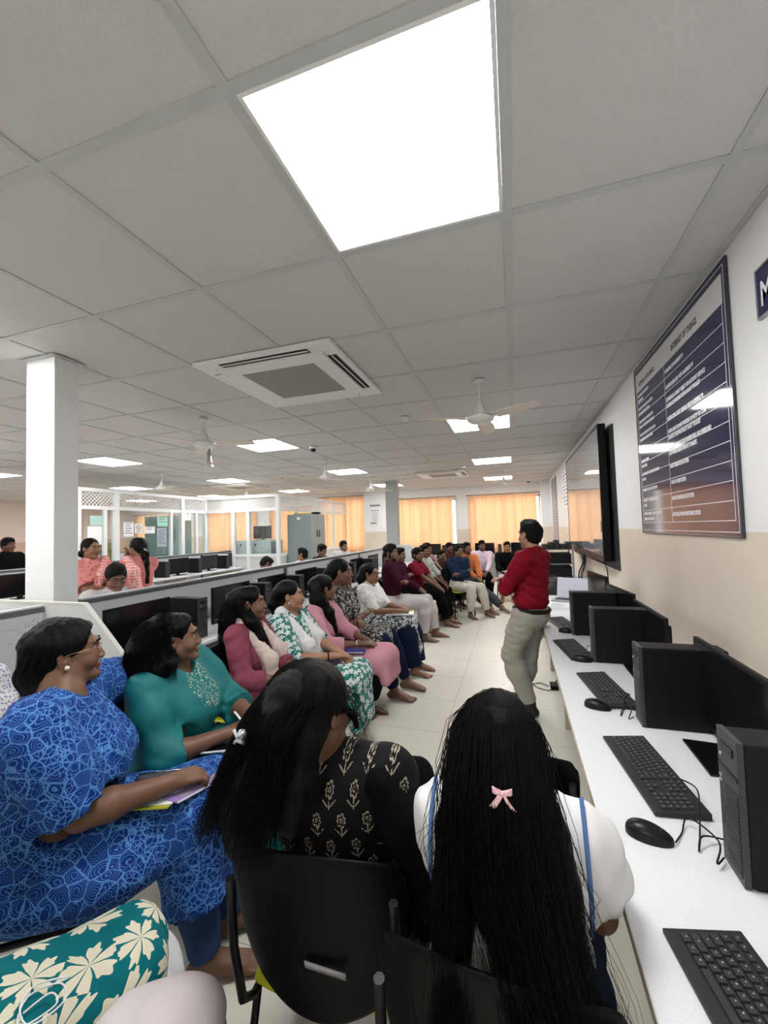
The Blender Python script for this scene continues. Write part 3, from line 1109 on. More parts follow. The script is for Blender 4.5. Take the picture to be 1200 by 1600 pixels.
def desk_row(x0, x1, y0, y1, label, mats=LAM):
    t = thing('desk', label, 'desk', ((x0 + x1) / 2, (y0 + y1) / 2, 0), 0, 'white desk rows along the partitions')
    w_, h = (x1 - x0) / 2, (y1 - y0) / 2
    b = MB(); b.box((-w_, -h, DZ - .028), (w_, h, DZ)); b.build('worktop', mats, t, .003)
    k = max(2, int((y1 - y0) / 1.4) + 1)
    for i in range(k):
        yy = -h + .03 + i * (2 * h - .06) / (k - 1)
        b = MB(); b.box((-w_ + .03, yy - .012, 0), (w_ - .03, yy + .012, DZ - .028)); b.build('leg', PANELM, t)
    return t


desk_row(-3.05, -2.40, 2.01, 10.5, 'white desk behind the seated women, carrying black monitors')
desk_row(-3.80, -3.13, -.5, 1.95, 'white desk beyond the left partition, near the photo edge')
desk_row(-3.80, -3.13, 2.25, 10.0, 'white desk hidden behind the near partition')
desk_row(-7.40, -6.70, 1.0, 10.2, 'white desk with monitors in front of the second partition')
desk_row(-11.85, -11.15, 1.0, 10.0, 'white desk at the far left before the third partition')
t = thing('far_desk', 'white desk under the far curtains carrying black monitors', 'desk', (-1.0, 12.6, 0))
b = MB(); b.box((-1.9, -.33, DZ - .028), (1.8, .33, DZ)); b.build('worktop', LAM, t, .003)
b = MB(); b.box((-1.85, .28, .1), (1.75, .3, DZ - .028)); b.build('back_panel', PARTN, t)
for x in (-1.8, -.6, .6, 1.7):
    b = MB(); b.box((x - .012, -.3, 0), (x + .012, .27, DZ - .028)); b.build('leg', PANELM, t)

# monitors and towers on the left rows: screens face +x
gA = 'black monitors on the desk behind the seated women'
gT = 'black computer towers on the left desk rows'
labA = ['leftmost black monitor behind the woman in blue and the end panel', 'black monitor behind the woman in the teal kurta', 'black monitor behind the woman in mauve', 'black monitor behind the woman in green floral kurta',
        'black monitor behind the woman in pale pink', 'black monitor behind the woman in white', 'black monitor behind the man in maroon', 'farthest black monitor of the row behind the seated men']
ysA = [2.36, 3.40, 4.12, 4.92, 5.85, 6.75, 7.65, 8.55]
for y, l in zip(ysA, labA):
    dup(mon0, l, (-2.66, y, DZ - .0), PI, gA)
for y, l in ((2.84, 'black computer tower behind the woman in teal'), (3.80, 'black computer tower behind the woman in mauve'), (4.52, 'black computer tower behind the woman in green floral'), (5.4, 'black computer tower behind the woman in pale pink'),
             (6.3, 'black computer tower behind the woman in white'), (7.2, 'black computer tower behind the man in maroon')):
    dup(tower0, l, (-2.52, y, DZ), PI, gT)
desk_kb = dup(kb0, 'black keyboard on the desk beside the woman in teal', (-2.50, 2.45, DZ), PI, 'keyboards on the left desk rows')
for k, y in enumerate((-.1, .75, 1.6)):
    dup(mon0, ['monitor beyond the left partition below the photo frame', 'large dark monitor block left of the white column, lower one', 'dark monitor directly left of the white column base'][k], (-3.40, y, DZ), PI, 'monitors beyond the near partition')
ysC = [4.2, 5.3, 6.2, 7.2, 8.15, 9.10, 10.03]
labC = ['black monitor on the second row, left of the white column', 'black monitor on the second row behind the woman with crossed arms', 'black monitor behind the woman touching her face', 'second row black monitor right of the woman in coral dupatta', 'second row black monitor in the middle of the group', 'second row black monitor below the white cabinets', 'rightmost black monitor on the second row']
for y, l in zip(ysC, labC):
    dup(mon0, l, (-7.0, y, DZ), PI, 'black monitors on the second row')
for y, l in ((6.75, 'black tower right of the woman in coral dupatta, second row'), (7.68, 'black tower between the second row monitors, middle'), (8.62, 'black tower between the second row monitors, right'), (9.56, 'black tower next to the rightmost second row monitor')):
    dup(tower0, l, (-6.86, y, DZ), PI, gT)
for k, y in enumerate((3.2, 4.2, 5.2, 6.4)):
    dup(mon0, 'monitor on the far left row, number of people near it unclear' if False else ['far left row monitor nearest the camera', 'far left row monitor below the dark figure', 'far left row monitor behind the white column', 'far left row monitor seen past the column'][k], (-11.45, y, DZ), PI, 'monitors on the far left row')
for k, (x, l) in enumerate(((-2.45, 'black monitor below the middle curtain, behind the seated men'), (-1.72, 'black monitor under the gap between the curtains'), (-.86, 'black monitor behind the man in the pale pink shirt'), (.17, 'black monitor behind the man in the black shirt'))):
    dup(mon0, l, (x, 12.55, DZ), PI / 2, 'black monitors below the far curtains')
for x, l in ((-.42, 'slim black tower between the far monitors'), (-2.05, 'slim black tower below the middle curtain')):
    dup(tower0, l, (x, 12.35, DZ), PI / 2, gT)

# ------------------------------------------------------------------ glass cabin
CBX, CBY, CBX1 = -7.87, 9.0, -5.64
ALU = WHITE_METAL
t = thing('glass_cabin', 'white framed glass cabin with a lattice band along its top, at the left back', 'cabin', (CBX, CBY, 0))
ZT, ZL = 2.56, 2.21
ypost = [-3.85, -3.35, -2.83, -2.59, -1.16, -.82, -.34, 0]
xpost = [.0, .90, 1.36, CBX1 - CBX]
yside = [.0, .9, 2.3, 3.3, 4.38]


def bar(x0, y0, z0, x1, y1, z1, nm='post'):
    q = MB(); q.box((x0, y0, z0), (x1, y1, z1)); q.build(nm, ALU, t)


for k, y in enumerate(ypost):
    w_ = .05 if k in (3, 5, 7) else .032
    bar(-w_, y - w_, 0, w_, y + w_, ZT if k % 2 else ZL)
for x in xpost[1:]:
    bar(x - .045, -.045, 0, x + .045, .045, ZT if x > 1.4 else ZL)
for y in yside[1:]:
    bar(xpost[-1] - .03, y - .03, 0, xpost[-1] + .03, y + .03, ZT)
for zz, nm in ((ZT, 'top_beam'), (ZL, 'lattice_beam'), (1.05, 'mid_rail')):
    hz = .035
    bar(-.035, -3.85, zz - hz, .035, 0, zz + hz, nm)
    bar(0.036, -.035, zz - hz, xpost[-1], .035, zz + hz, nm)
    bar(xpost[-1] - .035, .036, zz - hz, xpost[-1] + .035, 4.38, zz + hz, nm)


def lattice(a, bb, z0, z1):
    q = MB()
    a = np.array(a, float); bb = np.array(bb, float)
    L = np.linalg.norm(bb - a)
    d = (bb - a) / L
    st = .075
    H = z1 - z0
    n = int((L + H) / st) + 1
    for k in range(n):
        for sgn in (1, -1):
            s0 = k * st - H if sgn > 0 else k * st
            p = [(s0, z0), (s0 + sgn * H, z1)]
            # clip
            (u0, w0), (u1, w1) = p
            if sgn > 0:
                if u0 < 0: w0 += (0 - u0); u0 = 0
                if u1 > L: w1 -= (u1 - L); u1 = L
            else:
                if u0 > L: w0 += (u0 - L); u0 = L
                if u1 < 0: w1 -= (0 - u1); u1 = 0
            if w1 - w0 < .03:
                continue
            q.tube([(a[0] + d[0] * u0, a[1] + d[1] * u0, w0), (a[0] + d[0] * u1, a[1] + d[1] * u1, w1)], .007, 4, caps=False)
    q.build('lattice', ALU, t)


for k in range(len(ypost) - 1):
    lattice((0, ypost[k], 0), (0, ypost[k + 1], 0), ZL + .04, ZT - .04)
lattice((.05, 0, 0), (1.36, 0, 0), ZL + .04, ZT - .04)
lattice((1.36, 0, 0), (xpost[-1], 0, 0), ZL + .04, ZT - .04)
for k in range(4):
    lattice((xpost[-1], yside[k], 0), (xpost[-1], yside[k + 1], 0), ZL + .04, ZT - .04)


def gpane(x0, y0, x1, y1, z0, z1, m_=GLASS, nm='pane'):
    q = MB(); q.box((x0, y0, z0), (x1, y1, z1)); q.build(nm, m_, t)


for k in range(len(ypost) - 1):
    gpane(-.004, ypost[k] + .03, .004, ypost[k + 1] - .03, 1.09, ZL - .04)
for k in range(3):
    gpane(xpost[k] + .04, -.004, xpost[k + 1] - .04, .004, 1.09, ZL - .04)
for k in range(4):
    gpane(xpost[-1] - .004, yside[k] + .03, xpost[-1] + .004, yside[k + 1] - .03, 1.09, ZL - .04)
LOWP = plain('cabin_lower_panel', (.62, .64, .64), .5)
gpane(-.012, -3.85, .012, 0, .02, 1.01, LOWP, 'lower_panel')
gpane(.02, -.012, xpost[-1], .012, .02, 1.01, LOWP, 'lower_panel')
gpane(xpost[-1] - .012, .02, xpost[-1] + .012, 4.38, .02, 1.01, LOWP, 'lower_panel')

FROST = plain('pale_green_tint_sheet', (.42, .62, .58), .5)
NOT = [(-3.14, -2.87, 1.86, 2.05, FROST, 'pale green sheet stuck on the cabin glass, left', 0), (-3.19, -2.9, 1.48, 1.84, PAPER, 'white sheet below the pale green sheet on the cabin glass', 0),
       (-3.50, -3.36, 1.50, 1.9, plain('pale_blue_sheet', (.7, .76, .85), .5), 'pale blue sheet at the left end of the cabin glass', 0),
       (-2.42, -2.18, 1.62, 1.93, PAPER, 'white sheet with a diagram left of the round sign on the cabin glass', 2), (-2.15, -1.97, 1.69, 1.90, PAPER, 'white notice with a round black prohibition sign on the cabin glass', 1),
       (-1.90, -1.63, 1.68, 1.84, PAPER, 'white notice with one black word on the cabin glass', 2), (-1.56, -1.27, 1.84, 2.07, plain('mint_sheet', (.38, .66, .55), .5), 'mint green printed sheet on the cabin glass', 2),
       (-1.57, -1.30, 1.36, 1.80, plain('grey_blue_poster', (.38, .43, .48), .5), 'grey blue poster below the mint sheet on the cabin glass', 2), (-.73, -.52, 1.99, 2.19, PAPER, 'small white sheet high on the cabin glass near its corner', 3)]
PR = plain('black_sheet_print', (.1, .1, .12), .5)
for y0_, y1_, z0_, z1_, mt, lab, kd in NOT:
    q = thing('glass_notice', lab, 'notice', (CBX + .0125, CBY + (y0_ + y1_) / 2, (z0_ + z1_) / 2), 0, 'sheets stuck on the cabin glass')
    hw, hh_ = (y1_ - y0_) / 2, (z1_ - z0_) / 2
    s_ = MB(); s_.box((-.001, -hw, -hh_), (.001, hw, hh_)); s_.build('sheet', mt, q)
    if kd == 1:
        s_ = MB()
        pts = [(.0028, .05 * math.cos(a * PI / 16), .05 * math.sin(a * PI / 16) + .02) for a in range(33)]
        s_.tube(pts, .006, 4, caps=False); s_.tube([(.0028, -.035, .055), (.0028, .035, -.015)], .006, 4); s_.box((.0012, -.05, -.075), (.003, .05, -.06))
        s_.build('sign_print', PR, q)
    elif kd == 2:
        s_ = MB()
        n_ = max(2, int(hh_ * 2 / .05))
        for k in range(n_ - 1):
            s_.box((.0012, -hw * .7, hh_ * .75 - k * .05), (.002, hw * (.7 - .3 * (k % 2)), hh_ * .75 - k * .05 + .014))
        s_.build('print', PR, q)
    elif kd == 3:
        s_ = MB(); s_.box((.0012, -.03, .05), (.002, .03, .07)); s_.build('print', PR, q)

# things in and by the cabin
t = thing('steel_cupboard', 'tall grey steel cupboard with two doors beside the glass cabin', 'cupboard', (-5.24, 9.72, 0))
b = MB(); b.box((-.335, -.40, 0), (.32, .42, 2.06)); b.build('body', GREYM, t, .004)
for k, (y0_, y1_) in enumerate(((-.395, .008), (.014, .415))):
    b = MB(); b.box((.3205, y0_, .08), (.336, y1_, 2.04)); d = b.build('door', GREYM, t, .003)
    b = MB(); yy = y1_ - .06 if k == 0 else y0_ + .06
    b.box((.3365, yy - .012, 1.02 + .45), (.35, yy + .012, 1.2 + .45)); b.build('handle', BLACK, d)
b = MB(); b.box((-.05, -.4035, 1.92), (.04, -.4005, 1.99)); b.build('label_sticker', PAPER, t)
t = thing('yellow_file', 'yellow green folded files lying on top of the grey cupboard', 'file', (-5.3, 9.65, 2.06))
b = MB(); b.box((-.2, -.15, .001), (.17, .17, .04)); b.build('cover', plain('yellow_green', (.5, .55, .12), .5), t, .01)
t = thing('black_cloth', 'black cloth bundle on the right end of the cupboard top', 'cloth', (-5.05, 9.9, 2.06))
b = MB(); b.ell((0, 0, .04), (.14, .13, .04)); b.build('bundle', BLACKM, t)
t = thing('filing_cabinet', 'low white metal cabinet with two locks behind the cabin glass', 'cabinet', (-6.6, 9.45, 0))
b = MB(); b.box((-.5, -.28, 0), (.62, .28, 1.43)); b.build('body', plain('white_steel', (.6, .66, .66), .4, .1), t, .004)
for x in (-.28, .17):
    b = MB(); b.box((x - .2, -.291, .8), (x + .2, -.281, 1.40)); d = b.build('door', plain('white_steel_door', (.62, .68, .68), .4, .1), t, .003)
    b = MB(); b.box((x - .015, -.299, 1.28), (x + .015, -.292, 1.34)); b.build('lock', BLACK, d)
b = MB(); b.box((.6205, -.27, .6), (.624, .27, 1.38)); b.build('dark_side_sheet', GREYM, t)  # plain grey sheet that makes almost the whole right side darker
dup(mon0, 'dark monitor standing on the white cabinet inside the cabin', (-6.45, 9.5, 1.432), PI / 2 * 1.0)
t = thing('picture_frame', 'yellow green picture leaning inside the cabin behind the women', 'picture', (-8.35, 6.35, 1.051))
b = MB(); b.box((-.01, -.35, 0), (.01, -.1, .45)); b.box((-.01, .1, 0), (.01, .42, .45)); b.build('canvas', plain('olive_picture', (.3, .28, .08), .6, 0, .3, .5, 12), t)
t = thing('cabin_desk', 'dark desk inside the glass cabin', 'desk', (-8.7, 6.75, 0))
b = MB(); b.box((-.6, -1.3, .98), (.5, 1.3, 1.05)); b.build('worktop', BLACKM, t)
b = MB(); b.box((-.55, -1.2, 0), (-.5, 1.2, .98)); b.box((.4, -1.2, 0), (.45, 1.2, .98)); b.build('leg', BLACKM, t)
t = thing('steel_shelf', 'teal grey steel almirah inside the cabin', 'cupboard', (-8.7, 8.6, 0))
b = MB(); b.box((-.35, -.42, 0), (.35, .42, 2.12)); b.build('body', plain('teal_grey_steel', (.22, .36, .36), .35, .3), t, .004)
b = MB(); b.box((.351, -.4, .05), (.36, .4, 2.08)); b.build('door', plain('teal_grey_door', (.24, .38, .38), .3, .3), t)
# ------------------------------------------------------------------ smooth-union solids meshed as one continuous surface
def nrm(v):
    v = np.asarray(v, float)
    return v / max(np.linalg.norm(v), 1e-9)


def axis_coords(lo, hi, res, fine, fres):
    out = [lo]
    while out[-1] < hi:
        x = out[-1]
        st = res
        for a, b in fine:
            if a - res < x < b:
                st = fres
        out.append(x + st)
    return np.array(out, np.float32)


class Solid:
    def __init__(s, k=.02):
        s.ops = []
        s.k = k
        s.disp = None

    def cone(s, a, b, ra, rb, k=None, sub=False):
        s.ops.append(('c', np.asarray(a, float), np.asarray(b, float), ra, rb, s.k if k is None else k, sub))

    def ell(s, c, r, R=None, k=None, sub=False):
        s.ops.append(('e', np.asarray(c, float), np.asarray(r, float), None if R is None else np.asarray(R, float), 0, s.k if k is None else k, sub))

    def cut(s, p, n, R):
        s.ops.append(('p', np.asarray(p, float), nrm(n), R, 0, 0, True))

    def bounds(s):
        lo = np.full(3, 9e9); hi = -lo
        for o in s.ops:
            if o[6]:
                continue
            if o[0] == 'c':
                for p, r in ((o[1], o[3]), (o[2], o[4])):
                    lo = np.minimum(lo, p - r); hi = np.maximum(hi, p + r)
            else:
                r = max(o[2])
                lo = np.minimum(lo, o[1] - r); hi = np.maximum(hi, o[1] + r)
        return lo, hi

    def mesh(s, res, fine=(), fres=None, smooth=1):
        lo, hi = s.bounds()
        lo -= 3 * res; hi += 3 * res
        ax = [axis_coords(lo[i], hi[i], res, [(f[0][i], f[1][i]) for f in fine], fres or res) for i in range(3)]
        F = np.full([len(a) for a in ax], 1.0, np.float32)
        for kind, a, b, ra, rb, k, sub in s.ops:
            if kind == 'c':
                m = max(ra, rb) + k + 2.5 * res
                l = np.minimum(a, b) - m; h = np.maximum(a, b) + m
            elif kind == 'e':
                m = max(b) + k + 2.5 * res
                l = a - m; h = a + m
            else:
                l = a - ra; h = a + ra
            sl = tuple(slice(max(0, int(np.searchsorted(ax[i], l[i]))), int(np.searchsorted(ax[i], h[i]))) for i in range(3))
            X = ax[0][sl[0]][:, None, None]; Y = ax[1][sl[1]][None, :, None]; Z = ax[2][sl[2]][None, None, :]
            if X.size == 0 or Y.size == 0 or Z.size == 0:
                continue
            G = F[sl]
            if kind == 'c':
                ab = b - a
                L2 = max(float(ab @ ab), 1e-9)
                t = np.clip(((X - a[0]) * ab[0] + (Y - a[1]) * ab[1] + (Z - a[2]) * ab[2]) / L2, 0, 1)
                d = np.sqrt((X - a[0] - t * ab[0]) ** 2 + (Y - a[1] - t * ab[1]) ** 2 + (Z - a[2] - t * ab[2]) ** 2) - (ra + (rb - ra) * t)
            elif kind == 'e':
                x, y, z = X - a[0], Y - a[1], Z - a[2]
                if ra is not None:
                    R = ra  # columns = local axes
                    x, y, z = (R[0, 0] * x + R[1, 0] * y + R[2, 0] * z), (R[0, 1] * x + R[1, 1] * y + R[2, 1] * z), (R[0, 2] * x + R[1, 2] * y + R[2, 2] * z)
                k0 = np.sqrt((x / b[0]) ** 2 + (y / b[1]) ** 2 + (z / b[2]) ** 2)
                k1 = np.sqrt((x / b[0] ** 2) ** 2 + (y / b[1] ** 2) ** 2 + (z / b[2] ** 2) ** 2)
                d = k0 * (k0 - 1) / np.maximum(k1, 1e-6)
            else:
                d = (X - a[0]) * b[0] + (Y - a[1]) * b[1] + (Z - a[2]) * b[2]
                inside = (X - a[0]) ** 2 + (Y - a[1]) ** 2 + (Z - a[2]) ** 2 < ra * ra
                F[sl] = np.where(inside, np.maximum(G, d), G)
                continue
            if sub:
                d = -d
                if k > 0:
                    hh = np.maximum(k - np.abs(G - d), 0) / k
                    F[sl] = np.maximum(G, d) + hh * hh * k * .25
                else:
                    F[sl] = np.maximum(G, d)
            else:
                if k > 0:
                    hh = np.maximum(k - np.abs(G - d), 0) / k
                    F[sl] = np.minimum(G, d) - hh * hh * k * .25
                else:
                    F[sl] = np.minimum(G, d)
        if s.disp is not None:
            band = np.abs(F) < .06
            I = np.nonzero(band)
            F[I] += s.disp(ax[0][I[0]], ax[1][I[1]], ax[2][I[2]]).astype(np.float32)
        return nets(F, ax, smooth)


def nets(F, ax, smooth=1):
    F[0], F[-1], F[:, 0], F[:, -1], F[:, :, 0], F[:, :, -1] = 1, 1, 1, 1, 1, 1
    ins = F < 0
    c = [ins[i:ins.shape[0] - 1 + i, j:ins.shape[1] - 1 + j, k:ins.shape[2] - 1 + k] for i in (0, 1) for j in (0, 1) for k in (0, 1)]
    al = c[0].copy(); an = c[0].copy()
    for q in c[1:]:
        al &= q; an |= q
    act = np.argwhere(an & ~al)
    if len(act) == 0:
        return np.zeros((0, 3)), np.zeros((0, 4), int)
    idx = np.full(an.shape, -1, np.int32)
    idx[tuple(act.T)] = np.arange(len(act))
    acc = np.zeros((len(act), 3)); cnt = np.zeros(len(act))
    i, j, k = act.T
    for o1 in ((0, 0, 0), (0, 0, 1), (0, 1, 0), (0, 1, 1), (1, 0, 0), (1, 0, 1), (1, 1, 0), (1, 1, 1)):
        for a in range(3):
            if o1[a]:
                continue
            o2 = list(o1); o2[a] = 1
            A = (i + o1[0], j + o1[1], k + o1[2]); B = (i + o2[0], j + o2[1], k + o2[2])
            fa, fb = F[A], F[B]
            m = (fa < 0) != (fb < 0)
            t = np.where(m, fa / np.where(m, fa - fb, 1), 0)
            P = np.stack([ax[0][A[0]], ax[1][A[1]], ax[2][A[2]]], 1).astype(float)
            Q = np.stack([ax[0][B[0]], ax[1][B[1]], ax[2][B[2]]], 1)
            acc += np.where(m[:, None], P + (Q - P) * t[:, None], 0)
            cnt += m
    V = acc / cnt[:, None]
    faces = []
    n0, n1, n2 = F.shape
    for a in range(3):
        b, c_ = (a + 1) % 3, (a + 2) % 3
        s0 = [slice(1, -1)] * 3; s1 = [slice(1, -1)] * 3
        s0[a] = slice(0, -1); s1[a] = slice(1, None)
        f0, f1 = ins[tuple(s0)], ins[tuple(s1)]
        e = np.argwhere(f0 != f1)
        off = np.array([1, 1, 1]); off[a] = 0
        e = e + off
        g = []
        for db, dc in ((0, 0), (1, 0), (1, 1), (0, 1)):
            q = e.copy(); q[:, b] -= 1 - db; q[:, c_] -= 1 - dc
            g.append(idx[tuple(q.T)])
        g = np.stack(g, 1)
        fl = ins[tuple(e.T)]
        g[~fl] = g[~fl][:, ::-1]
        faces.append(g)
    Fc = np.concatenate(faces)
    Fc = Fc[(Fc >= 0).all(1)]
    for _ in range(smooth):
        sm = np.zeros_like(V); ct = np.zeros(len(V))
        for q in range(4):
            for w in (1, 3):
                np.add.at(sm, Fc[:, q], V[Fc[:, (q + w) % 4]])
            ct += 2 * np.bincount(Fc[:, q], minlength=len(V))
        V = V * .5 + .5 * sm / np.maximum(ct, 1)[:, None]
    return V, Fc


def mesh_obj(name, V, Fc, mats, parent, mi=None):
    me = bpy.data.meshes.new(name)
    me.vertices.add(len(V))
    me.vertices.foreach_set('co', np.asarray(V, np.float32).ravel())
    me.loops.add(len(Fc) * 4)
    me.loops.foreach_set('vertex_index', np.asarray(Fc, np.int32).ravel())
    me.polygons.add(len(Fc))
    me.polygons.foreach_set('loop_start', np.arange(len(Fc), dtype=np.int32) * 4)
    me.polygons.foreach_set('loop_total', np.full(len(Fc), 4, np.int32))
    for m in (mats if isinstance(mats, (list, tuple)) else [mats]):
        me.materials.append(m)
    if mi is not None:
        me.polygons.foreach_set('material_index', np.asarray(mi, np.int32))
    me.polygons.foreach_set('use_smooth', np.ones(len(Fc), bool))
    me.update(calc_edges=True)
    me.validate()
    o = bpy.data.objects.new(name, me)
    C.objects.link(o)
    o.parent = parent
    return o


def ik(a, b, l1, l2, hint):
    a, b = np.asarray(a, float), np.asarray(b, float)
    d = b - a
    L = np.linalg.norm(d)
    Lc = min(L, (l1 + l2) * .999)
    d = d / L
    x = (l1 * l1 - l2 * l2 + Lc * Lc) / (2 * Lc)
    h = math.sqrt(max(l1 * l1 - x * x, 0))
    n = np.asarray(hint, float)
    n = nrm(n - d * (n @ d))
    return a + d * x + n * h, a + d * Lc


def rot(yaw=0, pitch=0, roll=0):
    """columns: right, forward, up of a head or torso; yaw to the left is positive, pitch up is positive"""
    y, p, r = map(math.radians, (yaw, pitch, roll))
    Rz = np.array([[math.cos(y), -math.sin(y), 0], [math.sin(y), math.cos(y), 0], [0, 0, 1]])
    Rx = np.array([[1, 0, 0], [0, math.cos(p), -math.sin(p)], [0, math.sin(p), math.cos(p)]])
    Ry = np.array([[math.cos(r), 0, math.sin(r)], [0, 1, 0], [-math.sin(r), 0, math.cos(r)]])
    return Rz @ Rx @ Ry


# ------------------------------------------------------------------ people
def skin_mat(name, col):
    m = NT(name)
    c = m.obj()
    n = m.noise(c, 14, 4)
    m.bump(m.noise(c, 420, 2), .12, .001)
    return m.done(m.mix(n, tuple(x * .86 for x in col), tuple(x * 1.1 for x in col)), .48, 0, .35, Subsurface_Weight=.06, Subsurface_Radius=(.01, .004, .002))


SK = {'a': skin_mat('skin_brown', (.26, .13, .08)), 'b': skin_mat('skin_deep_brown', (.13, .062, .038)), 'c': skin_mat('skin_light_brown', (.38, .20, .125)),
      'd': skin_mat('skin_dark_brown', (.17, .085, .052))}
LIP = plain('lips', (.22, .07, .055), .4)
EYEW = plain('eye_white', (.42, .38, .35), .2, 0, .5, 0)
IRIS = plain('dark_iris', (.012, .007, .005), .1, 0, .6, 0)


def hair_mat(name, col=(.0022, .0019, .002), rough=.38, sx=420, sz=9, bump=.6):
    m = NT(name)
    c = m.obj()
    n = m.noise(m.mapping(c, (1, 1, sz / sx)), sx, 3, .6, .4)
    m.bump(n, bump, .004)
    cc = m.mix(m.ramp(n, .35, .75), tuple(x * .5 for x in col), tuple(x * 1.8 for x in col))
    return m.done(cc, rough, 0, .13)


HAIR = hair_mat('black_hair')
HAIRS = hair_mat('short_black_hair', (.004, .0035, .0035), .6, 300, 200, .8)


def wrinkle(amp, seed=0, fx=14):
    rs = np.random.RandomState(seed)
    A = rs.normal(size=(4, 3)) * fx * 1.5
    B = rs.normal(size=(4, 3)) * fx * .35
    ph = rs.uniform(0, 6.3, 8)

    def f(x, y, z):
        o = 0
        for i in range(4):
            w = np.sin(B[i, 0] * x + B[i, 1] * y + B[i, 2] * z + ph[i]) * 2.2
            o = o + (1 - np.abs(np.sin((A[i, 0] * x + A[i, 1] * y + A[i, 2] * z) + w + ph[i + 4]))) * amp * .6
        return o - amp * .8
    return f


def hair_disp(amp, f=260, fz=9, big=.0, seed=0):
    def g(x, y, z):
        a = np.sin(x * f + 3 * np.sin(z * fz + y * 20)) + np.sin(y * f * .83 + 2.5 * np.sin(z * fz * 1.3 + x * 17 + seed))
        o = a * amp * .5
        if big:
            o = o + big * np.sin(x * 38 + seed + 2 * np.sin(z * 21)) * np.sin(y * 41 + z * 17) + big * .6 * np.sin(z * 55 + x * 30)
        return o
    return g


